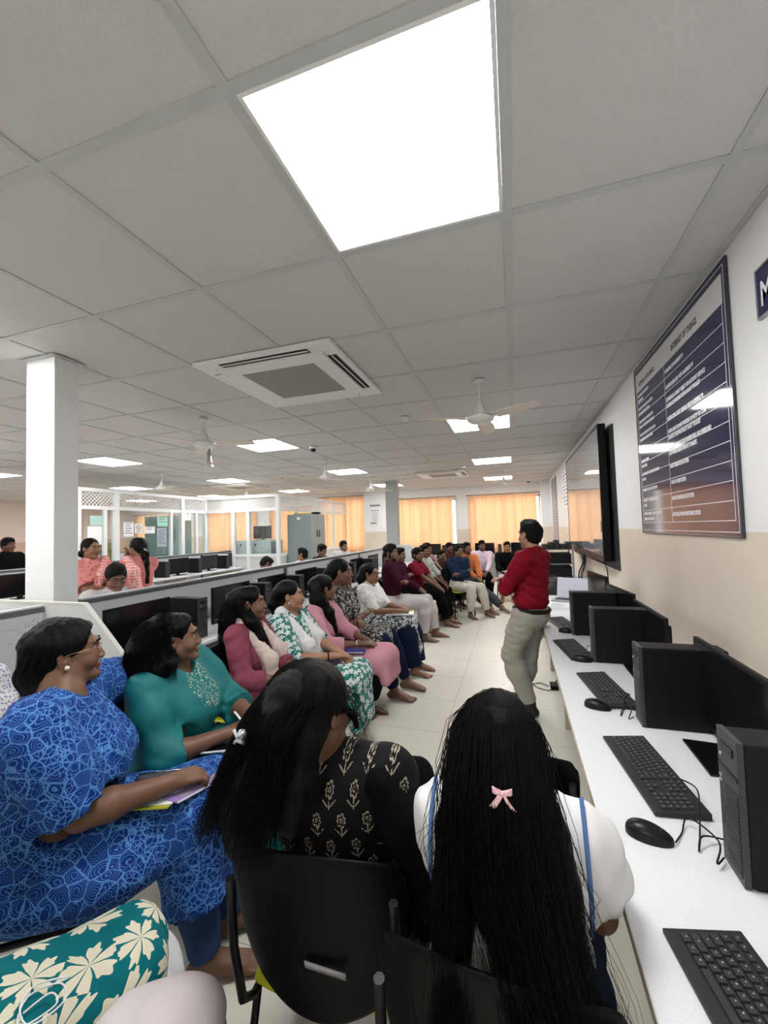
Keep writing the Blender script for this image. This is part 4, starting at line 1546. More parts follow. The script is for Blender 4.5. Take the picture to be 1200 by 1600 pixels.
class P:
    """A person: joints in the frame of the seat (x right, y forward, z up), skin, clothes and hair grown around them."""

    def __init__(s, name_label, cat, loc, face, skin='a', scale=1.0, girth=1.0, res=.012, hres=None, pel=(0, 0, .54), neck=(0, -.05, 1.04), head=None, hyaw=0, hpitch=0, hroll=0,
                 tyaw=0, handL=(-.07, .30, .64), handR=(.07, .30, .64), elbL=(-.6, -.5, -.6), elbR=(.6, -.5, -.6), kneeL=None, kneeR=None, footL=(-.11, .42, .08), footR=(.11, .42, .08),
                 fdirL=(-.1, 1, 0), fdirR=(.1, 1, 0), female=True, sw=None, khint=(0, .5, 1), group=None, handdir=None, hn=(0, -.2, -1), curl=.7, hands=True, thigh=.43, shank=.42, toes=True, root='person'):
        s.root = thing(root, name_label, cat, loc, math.radians(face - 90), group)
        s.sc, s.g, s.res, s.female = scale, girth, res, female
        s.hres = hres or res * .6
        s.skin = SK[skin]
        s.pel, s.nk = np.array(pel, float), np.array(neck, float)
        s.HR = rot(hyaw, hpitch, hroll)
        s.hc = np.array(head, float) if head is not None else s.nk + np.array([0, .02, .135 * scale])
        ax = nrm(s.nk - s.pel)
        ty = math.radians(tyaw)
        s.tr = np.array([math.cos(ty), math.sin(ty), 0])
        s.tf = nrm(np.cross(ax, s.tr)) * 1.0
        s.tr = nrm(np.cross(s.tf, ax))
        s.ax = ax
        s.TR = np.stack([s.tr, s.tf, s.ax], 1)
        sw = (sw or (.165 if female else .19)) * scale
        s.sh = [s.nk - s.tr * sw - ax * .055 * scale, s.nk + s.tr * sw - ax * .055 * scale]
        s.hip = [s.pel + np.array([-.09, .02, -.01]) * scale, s.pel + np.array([.09, .02, -.01]) * scale]
        s.wr, s.el = [], []
        for q, (h, e) in enumerate(((handL, elbL), (handR, elbR))):
            el, wr = ik(s.sh[q], h, .285 * scale, .25 * scale, e)
            s.el.append(el); s.wr.append(wr)
        s.kn, s.an = [], []
        for q, (f, kk) in enumerate(((footL, kneeL), (footR, kneeR))):
            if kk is None:
                kk, f2 = ik(s.hip[q], f, thigh * scale, shank * scale, khint)
            else:
                f2 = f
            s.kn.append(np.array(kk, float)); s.an.append(np.array(f2, float))
        s.fd = [nrm(fdirL), nrm(fdirR)]
        s.hd = handdir or (None, None)
        s.hn = hn if isinstance(hn, list) else [hn, hn]
        s.curl = curl if isinstance(curl, list) else [curl, curl]
        s.has_hands, s.toes = hands, toes

    # --- pieces
    def H(s, p):
        return s.hc + s.HR @ (np.array(p, float) * s.sc)

    def torso(s, S, off=0.0, bust=True, hips=True):
        g, c = s.g, s.sc
        gd = .8 + .2 * g if g < 1 else g
        L = np.linalg.norm(s.nk - s.pel)

        def A(x, y, t):
            return s.pel + s.tr * x + s.tf * y + s.ax * t * L
        if hips:
            S.ell(A(0, -.01, .0), ((.165 * g) * c + off, .125 * gd * c + off, .13 * c + off), s.TR, .05)
        S.ell(A(0, .01 * g, .32), ((.135 * g) * c + off, (.10 * gd) * c + off, .17 * c + off), s.TR, .06)
        S.ell(A(0, -.0, .62), ((.15 * (g * .6 + .4)) * c + off, (.108 * (gd * .7 + .3)) * c + off, .17 * c + off), s.TR, .06)
        S.ell(A(0, -.015, .80), ((.155 * (g * .4 + .6)) * c + off, (.085 * (gd * .5 + .5)) * c + off, .10 * c + off), s.TR, .05)
        S.cone(s.sh[0] + s.tr * .03, s.sh[1] - s.tr * .03, .052 * c + off, .052 * c + off, .05)
        S.cone(s.nk - s.ax * .05, s.nk - s.ax * .0, .075 * c + off * .6, .052 * c + off * .3, .05)
        if bust and s.female:
            for q in (-1, 1):
                S.ell(A(.068 * q * c, .080 * gd * c, .55), (.066 * g ** .7 * c + off, .060 * g * c + off, .066 * g ** .7 * c + off), s.TR, .08)

    def arm(s, S, q, f0=0, f1=2.0, off=0.0, flare=0.0, k=.02):
        """f in 0..1 upper arm, 1..2 forearm"""
        g, c = .55 + .45 * s.g, s.sc
        pts = [(0, s.sh[q], .050), (.35, s.sh[q] * .65 + s.el[q] * .35, .048), (1, s.el[q], .037), (1.3, s.el[q] * .7 + s.wr[q] * .3, .037), (2, s.wr[q], .023)]
        P_ = []
        for f, p, r in pts:
            P_.append((f, p, r * c * g + off))
        last = None
        for i in range(len(P_) - 1):
            fa, pa, ra = P_[i]; fb, pb, rb = P_[i + 1]
            if fa >= f1:
                break
            if fb <= f0:
                continue
            if fb > f1:
                t = (f1 - fa) / (fb - fa)
                pb = pa + (pb - pa) * t; rb = ra + (rb - ra) * t
                fb = f1
            fl0 = flare * fa / f1; fl1 = flare * fb / f1
            S.cone(pa, pb, ra + fl0, rb + fl1, max(k, .055) if fa == 0 and off > 0 else k)
            last = (pb, nrm(pb - pa), rb + fl1)
        return last

    def leg(s, S, q, f0=0, f1=2.0, off=0.0, k=.02, wide=1.0):
        g, c = .5 + .5 * s.g, s.sc
        pts = [(0, s.hip[q], .088), (.4, s.hip[q] * .6 + s.kn[q] * .4, .080), (1, s.kn[q], .056), (1.3, s.kn[q] * .7 + s.an[q] * .3, .056), (2, s.an[q], .034)]
        last = None
        for i in range(len(pts) - 1):
            fa, pa, ra = pts[i]; fb, pb, rb = pts[i + 1]
            ra, rb = ra * c * g + off, rb * c * g + off
            if fa >= 1:
                rb *= wide
                ra *= wide if fa > 1 else 1
            if fa >= f1:
                break
            if fb > f1:
                t = (f1 - fa) / (fb - fa)
                pb = pa + (pb - pa) * t; rb = ra + (rb - ra) * t; fb = f1
            last = (pb, nrm(pb - pa), rb)
            if fb > f0:
                S.cone(pa, pb, ra, rb, k)
        return last

    def hand(s, S, q):
        c = s.sc
        w = s.wr[q]
        d = nrm(s.hd[q]) if s.hd[q] is not None else nrm(s.wr[q] - s.el[q])
        n = np.array(s.hn[q], float)
        n = nrm(n - d * (n @ d))
        t = np.cross(n, d) * (-1 if q == 1 else 1)
        cu = s.curl[q]
        S.cone(s.wr[q], w + d * .03 * c, .023 * c, .024 * c, .015)
        for i, (o, L) in enumerate(((.027, .070), (.009, .078), (-.009, .073), (-.027, .058))):
            base = w + (t * o * .6 + d * .02) * c
            K = w + (t * o + d * (.088 - abs(o) * .15)) * c
            S.cone(base, K, .013 * c, .0105 * c, .010)
            p = K; dd = d
            for j, fr in enumerate((.45, .32, .23)):
                a = cu * (.75 if j == 0 else .9)
                dd = nrm(dd * math.cos(a) + n * math.sin(a))
                # rotate n along
                p2 = p + dd * L * fr * c
                S.cone(p, p2, (.0092 - .0008 * j) * c, (.0084 - .0008 * j) * c, .003)
                p = p2
                n_ = nrm(n - dd * (n @ dd)) if abs(n @ dd) < .99 else n
                nn = n_
                # keep curling toward palm
                dd_next = dd
                n = nn
            n = np.array(s.hn[q], float); n = nrm(n - d * (n @ d))
        b = w + (d * .022 + t * .022) * c
        k1 = b + (d * .030 + t * .022 + n * .010) * c
        k2 = k1 + (d * .030 + t * .008 + n * .010) * c
        k3 = k2 + (d * .024 - t * .002 + n * .006) * c
        S.cone(b, k1, .014 * c, .0115 * c, .008); S.cone(k1, k2, .0105 * c, .0095 * c, .004); S.cone(k2, k3, .0095 * c, .008 * c, .003)

    def foot(s, S, q):
        c = s.sc
        a, f = s.an[q], s.fd[q]
        r = np.array([f[1], -f[0], 0])
        gz = a[2] - .08 * c
        up = np.array([0, 0, 1.])
        g0 = np.array([a[0], a[1], gz])
        S.cone(a, g0 + up * .045 * c, .033 * c, .036 * c, .02)
        S.ell(g0 - f * .03 * c + up * .032 * c, (.034 * c, .036 * c, .03 * c), None, .02)
        for o in (-.018, .018):
            S.cone(g0 + f * .02 * c + up * .05 * c + r * o * .4 * c, g0 + f * .13 * c + up * .022 * c + r * o * c, .032 * c, .021 * c, .02)
        for i in range(5 if s.toes else 0):
            o = (-.036 + i * .018) * (1 if q == 0 else -1)
            # big toe on the inner side
            o = -o if False else o
            big = (i == 4)
            e = .165 + (.022 if big else .012 + .004 * i - (0.006 if i == 0 else 0))
            S.cone(g0 + f * .125 * c + up * .02 * c + r * o * .85 * c, g0 + f * e * c + up * (.013) * c + r * o * c, .012 * c, (.0125 if big else .009) * c, .006)

    def head(s, S):
        c = s.sc
        R = s.HR
        E = lambda p, r, k=.015, sub=False: S.ell(s.H(p), np.array(r) * c, R, k * c, sub)
        K = lambda a, b, ra, rb, k=.01, sub=False: S.cone(s.H(a), s.H(b), ra * c, rb * c, k * c, sub)
        fat = 1 + .12 * (s.g - 1)
        E((0, -.018, .03), (.072, .090, .085))
        E((0, .025, -.02), (.060 * fat, .064, .085))
        K((0, .02, -.065), (0, .060, -.096), (.041 if s.female else .045) * fat, .019, .02)
        for q in (-1, 1):
            E((.036 * q, .052, -.036), (.028 * fat, .030, .030), .015)
            K((.048 * q * fat, -.0, -.055), (.018 * q, .058, -.092), .022, .016, .02)
            K((.014 * q, .083, .024), (.042 * q, .072, .026), .010, .009, .012)
            E((.031 * q, .096, .004), (.016, .0125, .011), .012, True)
            K((.016 * q, .0775, .0115), (.044 * q, .0685, .0095), .0056, .0056, .004)
            K((.018 * q, .079, -.004), (.043 * q, .068, -.004), .0045, .0045, .005)
            E((.0115 * q, .094, -.038), (.0085, .010, .008), .006)
            # ears
            E((.073 * q * (.5 + .5 * fat), -.012, -.006), (.009, .019, .031), .006)
            E((.080 * q * (.5 + .5 * fat), -.006, -.002), (.006, .010, .017), .003, True)
        nf = .003 if s.female else 0
        K((0, .080, .012), (0, .100 - nf, -.030), .0080, .0100 - nf * .4, .012)
        E((0, .098 - nf, -.034), (.0115 - nf * .5, .0112 - nf * .3, .0095), .008)
        E((0, .083, -.060), (.022, .014, .0065), .006)
        E((0, .081, -.070), (.019, .014, .007), .006)
        E((0, .072, -.098), (.020, .018, .016), .015)
        # neck
        S.cone(s.H((0, -.025, -.05)), s.nk - s.ax * .02, .050 * c * (.6 + .4 * s.g), .056 * c * (.6 + .4 * s.g), .03)

    def build_body(s):
        S = Solid(.02)
        s.torso(S, -.012)
        for q in (0, 1):
            s.arm(S, q, 0, 1, -.007)
            s.arm(S, q, 1, 2)
            s.leg(S, q, 0, 1.3, -.008)
            s.leg(S, q, 1.3, 2)
            if s.has_hands:
                s.hand(S, q)
            s.foot(S, q)
        s.head(S)
        r = .14 * s.sc
        fine = [(s.hc - r, s.hc + r)]
        if s.has_hands and s.res < .01:
            for w in s.wr:
                fine.append((w - .12, w + .12))
        V, Fc = S.mesh(s.res, fine, s.hres)
        # lips material by face centre in the head frame
        cen = V[Fc].mean(1)
        hl = ((cen - s.hc) @ s.HR) / s.sc
        mi = ((((hl[:, 0]) / .024) ** 2 + ((hl[:, 2] + .065) / .0095) ** 2 < 1) & (hl[:, 1] > .075)).astype(int)
        o = mesh_obj('body', V, Fc, [s.skin, LIP], s.root, mi)
        s.body = o
        eb = MB()
        for q in (-1, 1):
            R = Matrix([[float(v) for v in row] for row in s.HR])
            eb.ell(s.H((.031 * q, .0680, .0030)), (.0122 * s.sc,) * 3, 14, 0, R)
            eb.ell(s.H((.031 * q + .001, .0762, .0030)), (.0064 * s.sc, .0046 * s.sc, .0064 * s.sc), 12, 1, R)
        eb.build('eyes', [EYEW, IRIS], s.root)
        br = MB()
        for q in (-1, 1):
            br.tube([s.H((.012 * q, .0925, .0225)), s.H((.026 * q, .0925, .0285)), s.H((.040 * q, .084, .0265)), s.H((.050 * q, .073, .020))], [.0028 * s.sc, .0036 * s.sc, .003 * s.sc, .0012 * s.sc], 6, 0, True)
        br.build('eyebrows', HAIRS, s.root)
        return s

    def garment(s, name, mat, S, res=None, wr=.004, seed=1, fx=14, smooth=1):
        if wr:
            S.disp = wrinkle(wr, seed, fx)
        V, Fc = S.mesh(res or s.res, smooth=smooth)
        return mesh_obj(name, V, Fc, mat, s.root)

    def top(s, mat, sleeve=.6, off=.012, name='shirt', flare=.006, hem=None, skirt=0, hang=.16, collar=False, wr=.004, seed=1, neckcut=True, res=None, side_drop=.1):
        S = Solid(.025)
        s.torso(S, off)
        c = s.sc
        ends = []
        for q in (0, 1):
            e = s.arm(S, q, 0, sleeve, off, flare, .035)
            ends.append(e)
        if skirt:
            kn = [s.hip[q] + (s.kn[q] - s.hip[q]) * skirt for q in (0, 1)]
            for t in (0, .25, .5, .75, 1):
                a = s.hip[0] * (1 - t) + s.hip[1] * t; b = kn[0] * (1 - t) + kn[1] * t
                S.cone(a, b, .098 * c * (.5 + .5 * s.g) + off, .086 * c * (.5 + .5 * s.g) + off, .03)
            if hang:
                for t in (0, .25, .5, .75, 1):
                    b = kn[0] * (1 - t) + kn[1] * t + np.array([0, .035, -.0])
                    S.cone(b, b + np.array([(t - .5) * .05, .03, -hang]), .06 * c, .045 * c, .04)
            if side_drop:
                for q in (0, 1):
                    for t in (.15, .4, .65, .9):
                        b = s.hip[q] * (1 - t) + kn[q] * t
                        o = np.array([.06 * (1 if q else -1) * c, 0, 0])
                        S.cone(b + o, b + o * 1.25 + np.array([0, 0, -side_drop]), .035 * c, .018 * c, .04)
        if neckcut:
            S.ell(s.nk + s.tf * .055 * c + s.ax * .03 * c, (.055 * c, .06 * c, .075 * c), s.TR, .012, True)
        if collar:
            for q in (-1, 1):
                S.cone(s.nk + s.tr * .05 * q * c - s.tf * .03 * c + s.ax * .015, s.nk + s.tr * .03 * q * c + s.tf * .062 * c - s.ax * .02, .018 * c, .016 * c, .01)
            S.cone(s.nk - s.tr * .045 * c - s.tf * .04 * c + s.ax * .02, s.nk + s.tr * .045 * c - s.tf * .04 * c + s.ax * .02, .018 * c, .018 * c, .01)
        for e in ends:
            p, d, r = e
            S.cut(p, d, r + .035)
        return s.garment(name, mat, S, res, wr, seed)

    def pants(s, mat, f1=1.9, off=.012, wide=1.15, name='trousers', wr=.005, seed=3, hips=True, f0=None):
        S = Solid(.03)
        c = s.sc
        if hips:
            S.ell(s.pel + s.ax * .03, (.168 * s.g * c + off, .13 * s.g * c + off, .13 * c + off), s.TR, .05)
        ends = [s.leg(S, q, (0 if hips else 1.0) if f0 is None else f0, f1, off, .03, wide) for q in (0, 1)]
        for p, d, r in ends:
            S.cut(p, d, r + .04)
        return s.garment(name, mat, S, None, wr, seed)

    def short_hair(s, mat=None, vol=1.0, fringe=0.0, beard=0, name='hair'):
        c = s.sc
        S = Solid(.01)
        R = s.HR
        S.ell(s.H((0, -.02, .037)), np.array((.078 * vol, .094 * vol, .088 * vol)) * c, R)
        S.ell(s.H((0, .015, .085)), np.array((.062 * vol, .070, .040 * vol)) * c, R, .015)
        S.ell(s.H((0, -.055, -.02)), np.array((.064, .055, .06)) * c, R, .015)
        S.ell(s.H((0, .085, -.035)), np.array((.074, .062, .090)) * c, R, .006, True)
        for q in (-1, 1):
            S.ell(s.H((.085 * q, .02, -.035)), np.array((.03, .04, .045)) * c, R, .005, True)
        S.ell(s.H((0, -.04, -.115)), np.array((.09, .10, .045)) * c, R, .01, True)
        S.disp = hair_disp(.003, 240, 60, .004, s.hc[0] * 50)
        V, Fc = S.mesh(s.hres * 1.0)
        mesh_obj(name, V, Fc, mat or HAIRS, s.root)
        if beard:
            S = Solid(.01)
            S.cone(s.H((0, .02, -.068)), s.H((0, .064, -.101)), .0475 * c, .0225 * c, .02)
            for q in (-1, 1):
                S.cone(s.H((.05 * q, -.0, -.05)), s.H((.019 * q, .059, -.094)), .0225 * c, .018 * c, .02)
                S.cone(s.H((.064 * q, -.0, -.01)), s.H((.05 * q, .005, -.055)), .010 * c, .02 * c, .01)
            S.cone(s.H((-.02, .088, -.052)), s.H((.02, .088, -.052)), .0062 * c, .0062 * c, .008)
            S.ell(s.H((0, .10, -.062)), np.array((.030, .022, .0085)) * c, R, .004, True)
            S.ell(s.H((0, .085, -.02)), np.array((.060, .05, .025)) * c, R, .01, True)
            S.disp = hair_disp(.0012, 400, 300)
            V, Fc = S.mesh(s.hres)
            mesh_obj('beard', V, Fc, HAIRS, s.root)

    def cap_hair(s, S, thick=1.0, part=True):
        """scalp hair combed back, forehead left free"""
        c, R = s.sc, s.HR
        S.ell(s.H((0, -.022, .034)), np.array((.079, .096, .087)) * c * thick, R)
        S.ell(s.H((0, -.06, -.01)), np.array((.068, .05, .07)) * c * thick, R, .02)
        S.ell(s.H((0, .090, -.016)), np.array((.067, .058, .098)) * c, R, .008, True)

    def hair_obj(s, S, name='hair', mat=None, amp=.0025, big=.004, f=260, fz=9, res=None):
        S.disp = hair_disp(amp, f, fz, big, s.hc[1] * 30)
        V, Fc = S.mesh(res or s.hres)
        return mesh_obj(name, V, Fc, mat or HAIR, s.root)

    def chain(s, S, pts, rad, k=.02):
        for i in range(len(pts) - 1):
            S.cone(pts[i], pts[i + 1], rad[i] * s.sc, rad[i + 1] * s.sc, k)

    def fall(s, guide, rad, n, seed=1, wav=.006, r=.0008, jit=.004, freq=(2, 6), lo=.55, steps=16, name='hair_strands', out=1.0):
        """strands lying around a falling lock of hair; guide points and radii as for a chain"""
        rs = random.Random(seed)
        G = [np.array(g, float) for g in guide]
        m = len(G) - 1
        paths = []
        for _ in range(n):
            a = rs.uniform(0, 6.283); ph = rs.uniform(0, 6.283); fq = rs.uniform(*freq); am = wav * rs.uniform(.3, 1.3)
            w1 = nrm([rs.gauss(0, 1), rs.gauss(0, 1), rs.gauss(0, .2)])
            k = out * rs.uniform(.93, 1.08)
            t0 = rs.uniform(0, .25); t1 = rs.uniform(lo, 1.04)
            P_ = []
            for i in range(steps + 1):
                t = (t0 + (t1 - t0) * i / steps) * m
                j = min(int(t), m - 1); f = t - j
                c = G[j] + (G[j + 1] - G[j]) * f
                d = nrm(G[j + 1] - G[j])
                x = nrm(np.cross(d, s.HR[:, 1] if abs(d @ s.HR[:, 1]) < .9 else s.HR[:, 0])); y = np.cross(d, x)
                rr = (rad[j] + (rad[j + 1] - rad[j]) * min(f, 1)) * s.sc * k
                rr = max(rr, .006)
                P_.append(c + (x * math.cos(a) + y * math.sin(a)) * rr + w1 * am * math.sin(ph + fq * t))
            paths.append(P_)
        return s.strands(paths, r, name)

    def strands(s, paths, r=.0008, name='loose_strands', mat=None, parent=None):
        b = MB()
        for p in paths:
            b.tube(p, [r * (1 - .7 * i / (len(p) - 1)) for i in range(len(p))], 3, 0, False)
        return b.build(name, mat or HAIR, parent or s.root)
# ------------------------------------------------------------------ fabrics
def cloth(name, col, var=.10, rough=.85, weave=.2):
    m = NT(name)
    c = m.obj()
    m.bump(m.noise(c, 500, 2), weave, .001)
    n = m.noise(c, 9, 3)
    return m.done(m.mix(n, tuple(x * (1 - var) for x in col), tuple(min(1, x * (1 + var)) for x in col)), rough, 0, .08)


def uv2(m, fwd=.8):
    c = m.obj()
    x, y, z = m.sep(c)
    return c, x, y, z, m.comb(x, m.math('MULTIPLY_ADD', y, -fwd, z), 0.0)


def fabric_swirl():
    m = NT('blue_swirl_print')
    c = m.obj()
    wv = m.n('ShaderNodeTexNoise'); m.put(wv.inputs[0], c); wv.inputs['Scale'].default_value = 9
    wa = m.n('ShaderNodeVectorMath', operation='MULTIPLY_ADD')
    m.put(wa.inputs[0], wv.outputs[1]); wa.inputs[1].default_value = (.05, .05, .05); m.put(wa.inputs[2], c)
    p = wa.outputs[0]
    d = m.vor(p, 24)[0]
    rings = m.math('ABSOLUTE', m.math('SINE', m.math('MULTIPLY', d, 22.)))
    ring = m.ramp(rings, .34, .16)
    e = m.ramp(m.vor(p, 24, 'DISTANCE_TO_EDGE')[0], .05, .02)
    d2 = m.ramp(m.vor(p, 60, 'DISTANCE_TO_EDGE')[0], .07, .03)
    half = m.math('GREATER_THAN', m.noise(c, 11, 0), .5)
    ln = m.math('MAXIMUM', e, m.math('MAXIMUM', m.math('MULTIPLY', ring, half), m.math('MULTIPLY', d2, m.math('SUBTRACT', 1, half))))
    base = m.mix(m.noise(c, 5, 2), (.003, .02, .14), (.005, .045, .25))
    return m.done(m.mix(ln, base, (.09, .25, .58)), .8, 0, .2)


def fabric_flower(name, base, petal, scale, petals=5, sz=.42, fwd=.8, centre=None, rnd=.75, outline=None, leaf=None):
    m = NT(name)
    c, x, y, z, v = uv2(m, fwd)
    vo = m.n('ShaderNodeTexVoronoi', feature='F1', voronoi_dimensions='2D')
    m.put(vo.inputs['Vector'], v); vo.inputs['Scale'].default_value = scale; vo.inputs['Randomness'].default_value = rnd
    pos = m.sep(vo.outputs['Position']); q = m.sep(v)
    dx = m.math('SUBTRACT', q[0], pos[0]); dy = m.math('SUBTRACT', q[1], pos[1])
    rr = m.math('MULTIPLY', m.math('SQRT', m.math('ADD', m.math('MULTIPLY', dx, dx), m.math('MULTIPLY', dy, dy))), scale)
    an = m.math('ARCTAN2', dy, dx)
    ph = m.math('MULTIPLY', m.sep(vo.outputs['Color'])[0], 6.28)
    an = m.math('ADD', an, ph)
    w = m.math('ABSOLUTE', m.math('COSINE', m.math('MULTIPLY', an, petals / 2)))
    w2 = m.math('MULTIPLY', m.math('SINE', m.math('MULTIPLY', an, petals * 3.)), .045)
    lim = m.math('ADD', m.math('MULTIPLY_ADD', m.math('POWER', w, .6), sz * .75, sz * .25), w2)
    msk = m.math('LESS_THAN', rr, lim)
    gap = m.math('GREATER_THAN', w, m.math('MULTIPLY_ADD', rr, -.5, .35)) if outline else None
    if gap is not None:
        msk = m.math('MULTIPLY', msk, gap)
    col = m.mix(msk, base, petal)
    if leaf:
        e = m.ramp(m.vor(v, scale * 2.7, 'F1', '2D')[0], .25, .2)
        col = m.mix(m.math('MULTIPLY', e, m.math('SUBTRACT', 1, msk)), col, leaf)
    if centre:
        col = m.mix(m.math('LESS_THAN', rr, .07), col, centre)
    m.bump(m.noise(c, 400, 2), .2, .001)
    return m.done(col, .85, 0, .2)


def fabric_blotch(name, a, b, scale=30, thr=.5, fwd=.0, soft=.03):
    m = NT(name)
    c = m.obj()
    e = m.vor(m.mapping(c, (1, 1, 1)), scale)[0]
    n = m.noise(c, scale * 1.4, 2, .5, 1.2)
    k = m.ramp(m.math('ADD', m.math('MULTIPLY', e, .4), m.math('MULTIPLY', n, .8)), thr - soft, thr + soft)
    return m.done(m.mix(k, a, b), .8, 0, .2)


def fabric_check(name, base, line, sx=60, thick=.16, line2=None):
    m = NT(name)
    c = m.obj()
    x, y, z = m.sep(c)

    def st(v, s_, t_):
        return m.math('LESS_THAN', m.math('FRACT', m.math('MULTIPLY', v, s_)), t_)
    k = m.math('MAXIMUM', st(m.math('ADD', x, y), sx, thick), st(z, sx, thick))
    col = m.mix(k, base, line)
    if line2:
        col = m.mix(st(x, sx / 2.3, .45), col, line2)
    return m.done(col, .8, 0, .2)


def fabric_embroidered():
    m = NT('teal_embroidered_cloth')
    c = m.obj()
    x, y, z = m.sep(c)
    ex = m.math('POWER', m.math('DIVIDE', x, .085), 2); ez = m.math('POWER', m.math('DIVIDE', m.math('SUBTRACT', z, .90), .11), 2)
    zone = m.math('MULTIPLY', m.math('LESS_THAN', m.math('ADD', ex, ez), 1), m.math('GREATER_THAN', y, .02))
    d = m.vor(c, 95)[0]
    dots = m.math('LESS_THAN', d, .36)
    n = m.noise(c, 9, 3)
    base = m.mix(n, (.003, .115, .125), (.006, .17, .18))
    gold = m.mix(m.noise(c, 60, 1), (.65, .6, .5), (.12, .35, .22))
    return m.done(m.mix(m.math('MULTIPLY', zone, dots), base, gold), .6, 0, .35)


def fabric_motif():
    """small beige flower sprigs in rows on black"""
    m = NT('black_sprig_print')
    c = m.obj()
    x, y, z = m.sep(c)
    u = m.math('MULTIPLY', x, 17.); row = m.math('MULTIPLY', z, 15.)
    ri = m.math('FLOOR', row)
    u = m.math('ADD', u, m.math('MULTIPLY', m.math('MODULO', ri, 2.), .5))
    fu = m.math('SUBTRACT', m.math('FRACT', u), .5); fv = m.math('SUBTRACT', m.math('FRACT', row), .5)
    r = m.math('SQRT', m.math('ADD', m.math('MULTIPLY', fu, m.math('MULTIPLY', fu, 2.6)), m.math('MULTIPLY', m.math('SUBTRACT', fv, .12), m.math('SUBTRACT', fv, .12))))
    an = m.math('ARCTAN2', m.math('SUBTRACT', fv, .12), fu)
    pet = m.math('MULTIPLY_ADD', m.math('ABSOLUTE', m.math('SINE', m.math('MULTIPLY', an, 3.5))), .09, .17)
    fl = m.math('LESS_THAN', m.math('ABSOLUTE', m.math('SUBTRACT', r, pet)), .035)
    fl = m.math('MAXIMUM', fl, m.math('LESS_THAN', m.math('ABSOLUTE', m.math('SUBTRACT', r, .07)), .022))
    stem = m.math('MULTIPLY', m.math('LESS_THAN', m.math('ABSOLUTE', fu), .02), m.math('LESS_THAN', fv, -.05))
    lf = m.math('MULTIPLY', m.math('LESS_THAN', m.math('ABSOLUTE', m.math('SUBTRACT', m.math('ABSOLUTE', fu), m.math('MULTIPLY_ADD', fv, .9, .42))), .03), m.math('MULTIPLY', m.math('LESS_THAN', fv, -.18), m.math('GREATER_THAN', fv, -.42)))
    k = m.math('MAXIMUM', m.math('MAXIMUM', fl, stem), lf)
    k = m.math('MULTIPLY', k, m.math('GREATER_THAN', m.noise(c, 160, 2), .42))
    return m.done(m.mix(k, (.0025, .0025, .003), (.36, .31, .24)), .8, 0, .2)


F = dict(
    blue=fabric_swirl(), denim=cloth('blue_denim', (.035, .07, .17), .35), teal=fabric_embroidered(), tealp=cloth('teal_cloth', (.004, .13, .14), .15), mauve=cloth('mauve_cotton', (.22, .055, .085), .15), cream=cloth('cream_dupatta', (.62, .52, .47), .08),
    green=fabric_flower('green_white_floral', (.006, .15, .125), (.66, .72, .72), 20, 5, .46, leaf=(.35, .55, .52)), white=cloth('white_cotton', (.74, .74, .75), .05), pink=cloth('pale_pink_cotton', (.56, .27, .33), .08), black=cloth('black_cotton', (.003, .003, .004), .2),
    bw=fabric_blotch('black_white_print', (.42, .41, .39), (.015, .015, .018), 42, .56), navyl=cloth('navy_leggings', (.008, .014, .04), .2), wprint=fabric_blotch('white_kurta_print', (.75, .75, .73), (.5, .52, .48), 30, .72), wlap=fabric_blotch('white_skirt_with_dark_print', (.68, .7, .7), (.03, .05, .06), 38, .60),
    maroon=cloth('dark_maroon_shirt', (.04, .006, .016), .15), greyp=cloth('pale_grey_trousers', (.48, .45, .46), .08), red=cloth('crimson_polo', (.19, .010, .025), .12), check=fabric_check('white_green_check', (.6, .62, .57), (.16, .22, .18), 26, .22),
    plaid=fabric_check('maroon_white_plaid', (.5, .42, .42), (.2, .05, .06), 24, .35, (.10, .03, .04)), dark=cloth('dark_brown_shirt', (.05, .018, .018), .2), navy=cloth('navy_blue_shirt', (.018, .032, .075), .15), offw=cloth('off_white_trousers', (.62, .59, .53), .08), orange=cloth('orange_shirt', (.52, .16, .055), .10),
    greyd=cloth('dark_grey_trousers', (.055, .06, .065), .15), lilac=cloth('pale_lilac_shirt', (.62, .50, .58), .06), beige=cloth('beige_grey_trousers', (.36, .34, .30), .07), shirtred=cloth('bright_crimson_shirt', (.21, .006, .016), .10, .7), coral=fabric_blotch('coral_sari_print', (.52, .10, .11), (.72, .28, .26), 26, .5),
    saric=fabric_check('coral_pink_striped_drape', (.80, .25, .22), (.85, .58, .55), 34, .3), pblue=cloth('pale_blue_cloth', (.35, .45, .5), .1), flo=fabric_flower('teal_cream_flower_print', (.0, .145, .165), (.72, .68, .52), 8.5, 7, .50, .85, outline=True, rnd=.5), lapw=cloth('pale_lilac_grey_cloth', (.62, .56, .57), .05),
    sprig=fabric_motif(), wfl=fabric_flower('white_lilac_floral', (.72, .72, .72), (.25, .22, .45), 40, 5, .35), skyb=cloth('sky_blue_piping', (.08, .16, .35), .1), coralc=cloth('plain_coral_cloth', (.6, .2, .18), .1))

# ------------------------------------------------------------------ student chairs
YEL = plain('yellow_plastic', (.55, .55, .02), .4, 0, .4, .08)
BPL = plain('chair_black_plastic', (.0022, .0022, .0026), .45, 0, .12, .1, bs=.15, bsc=300)


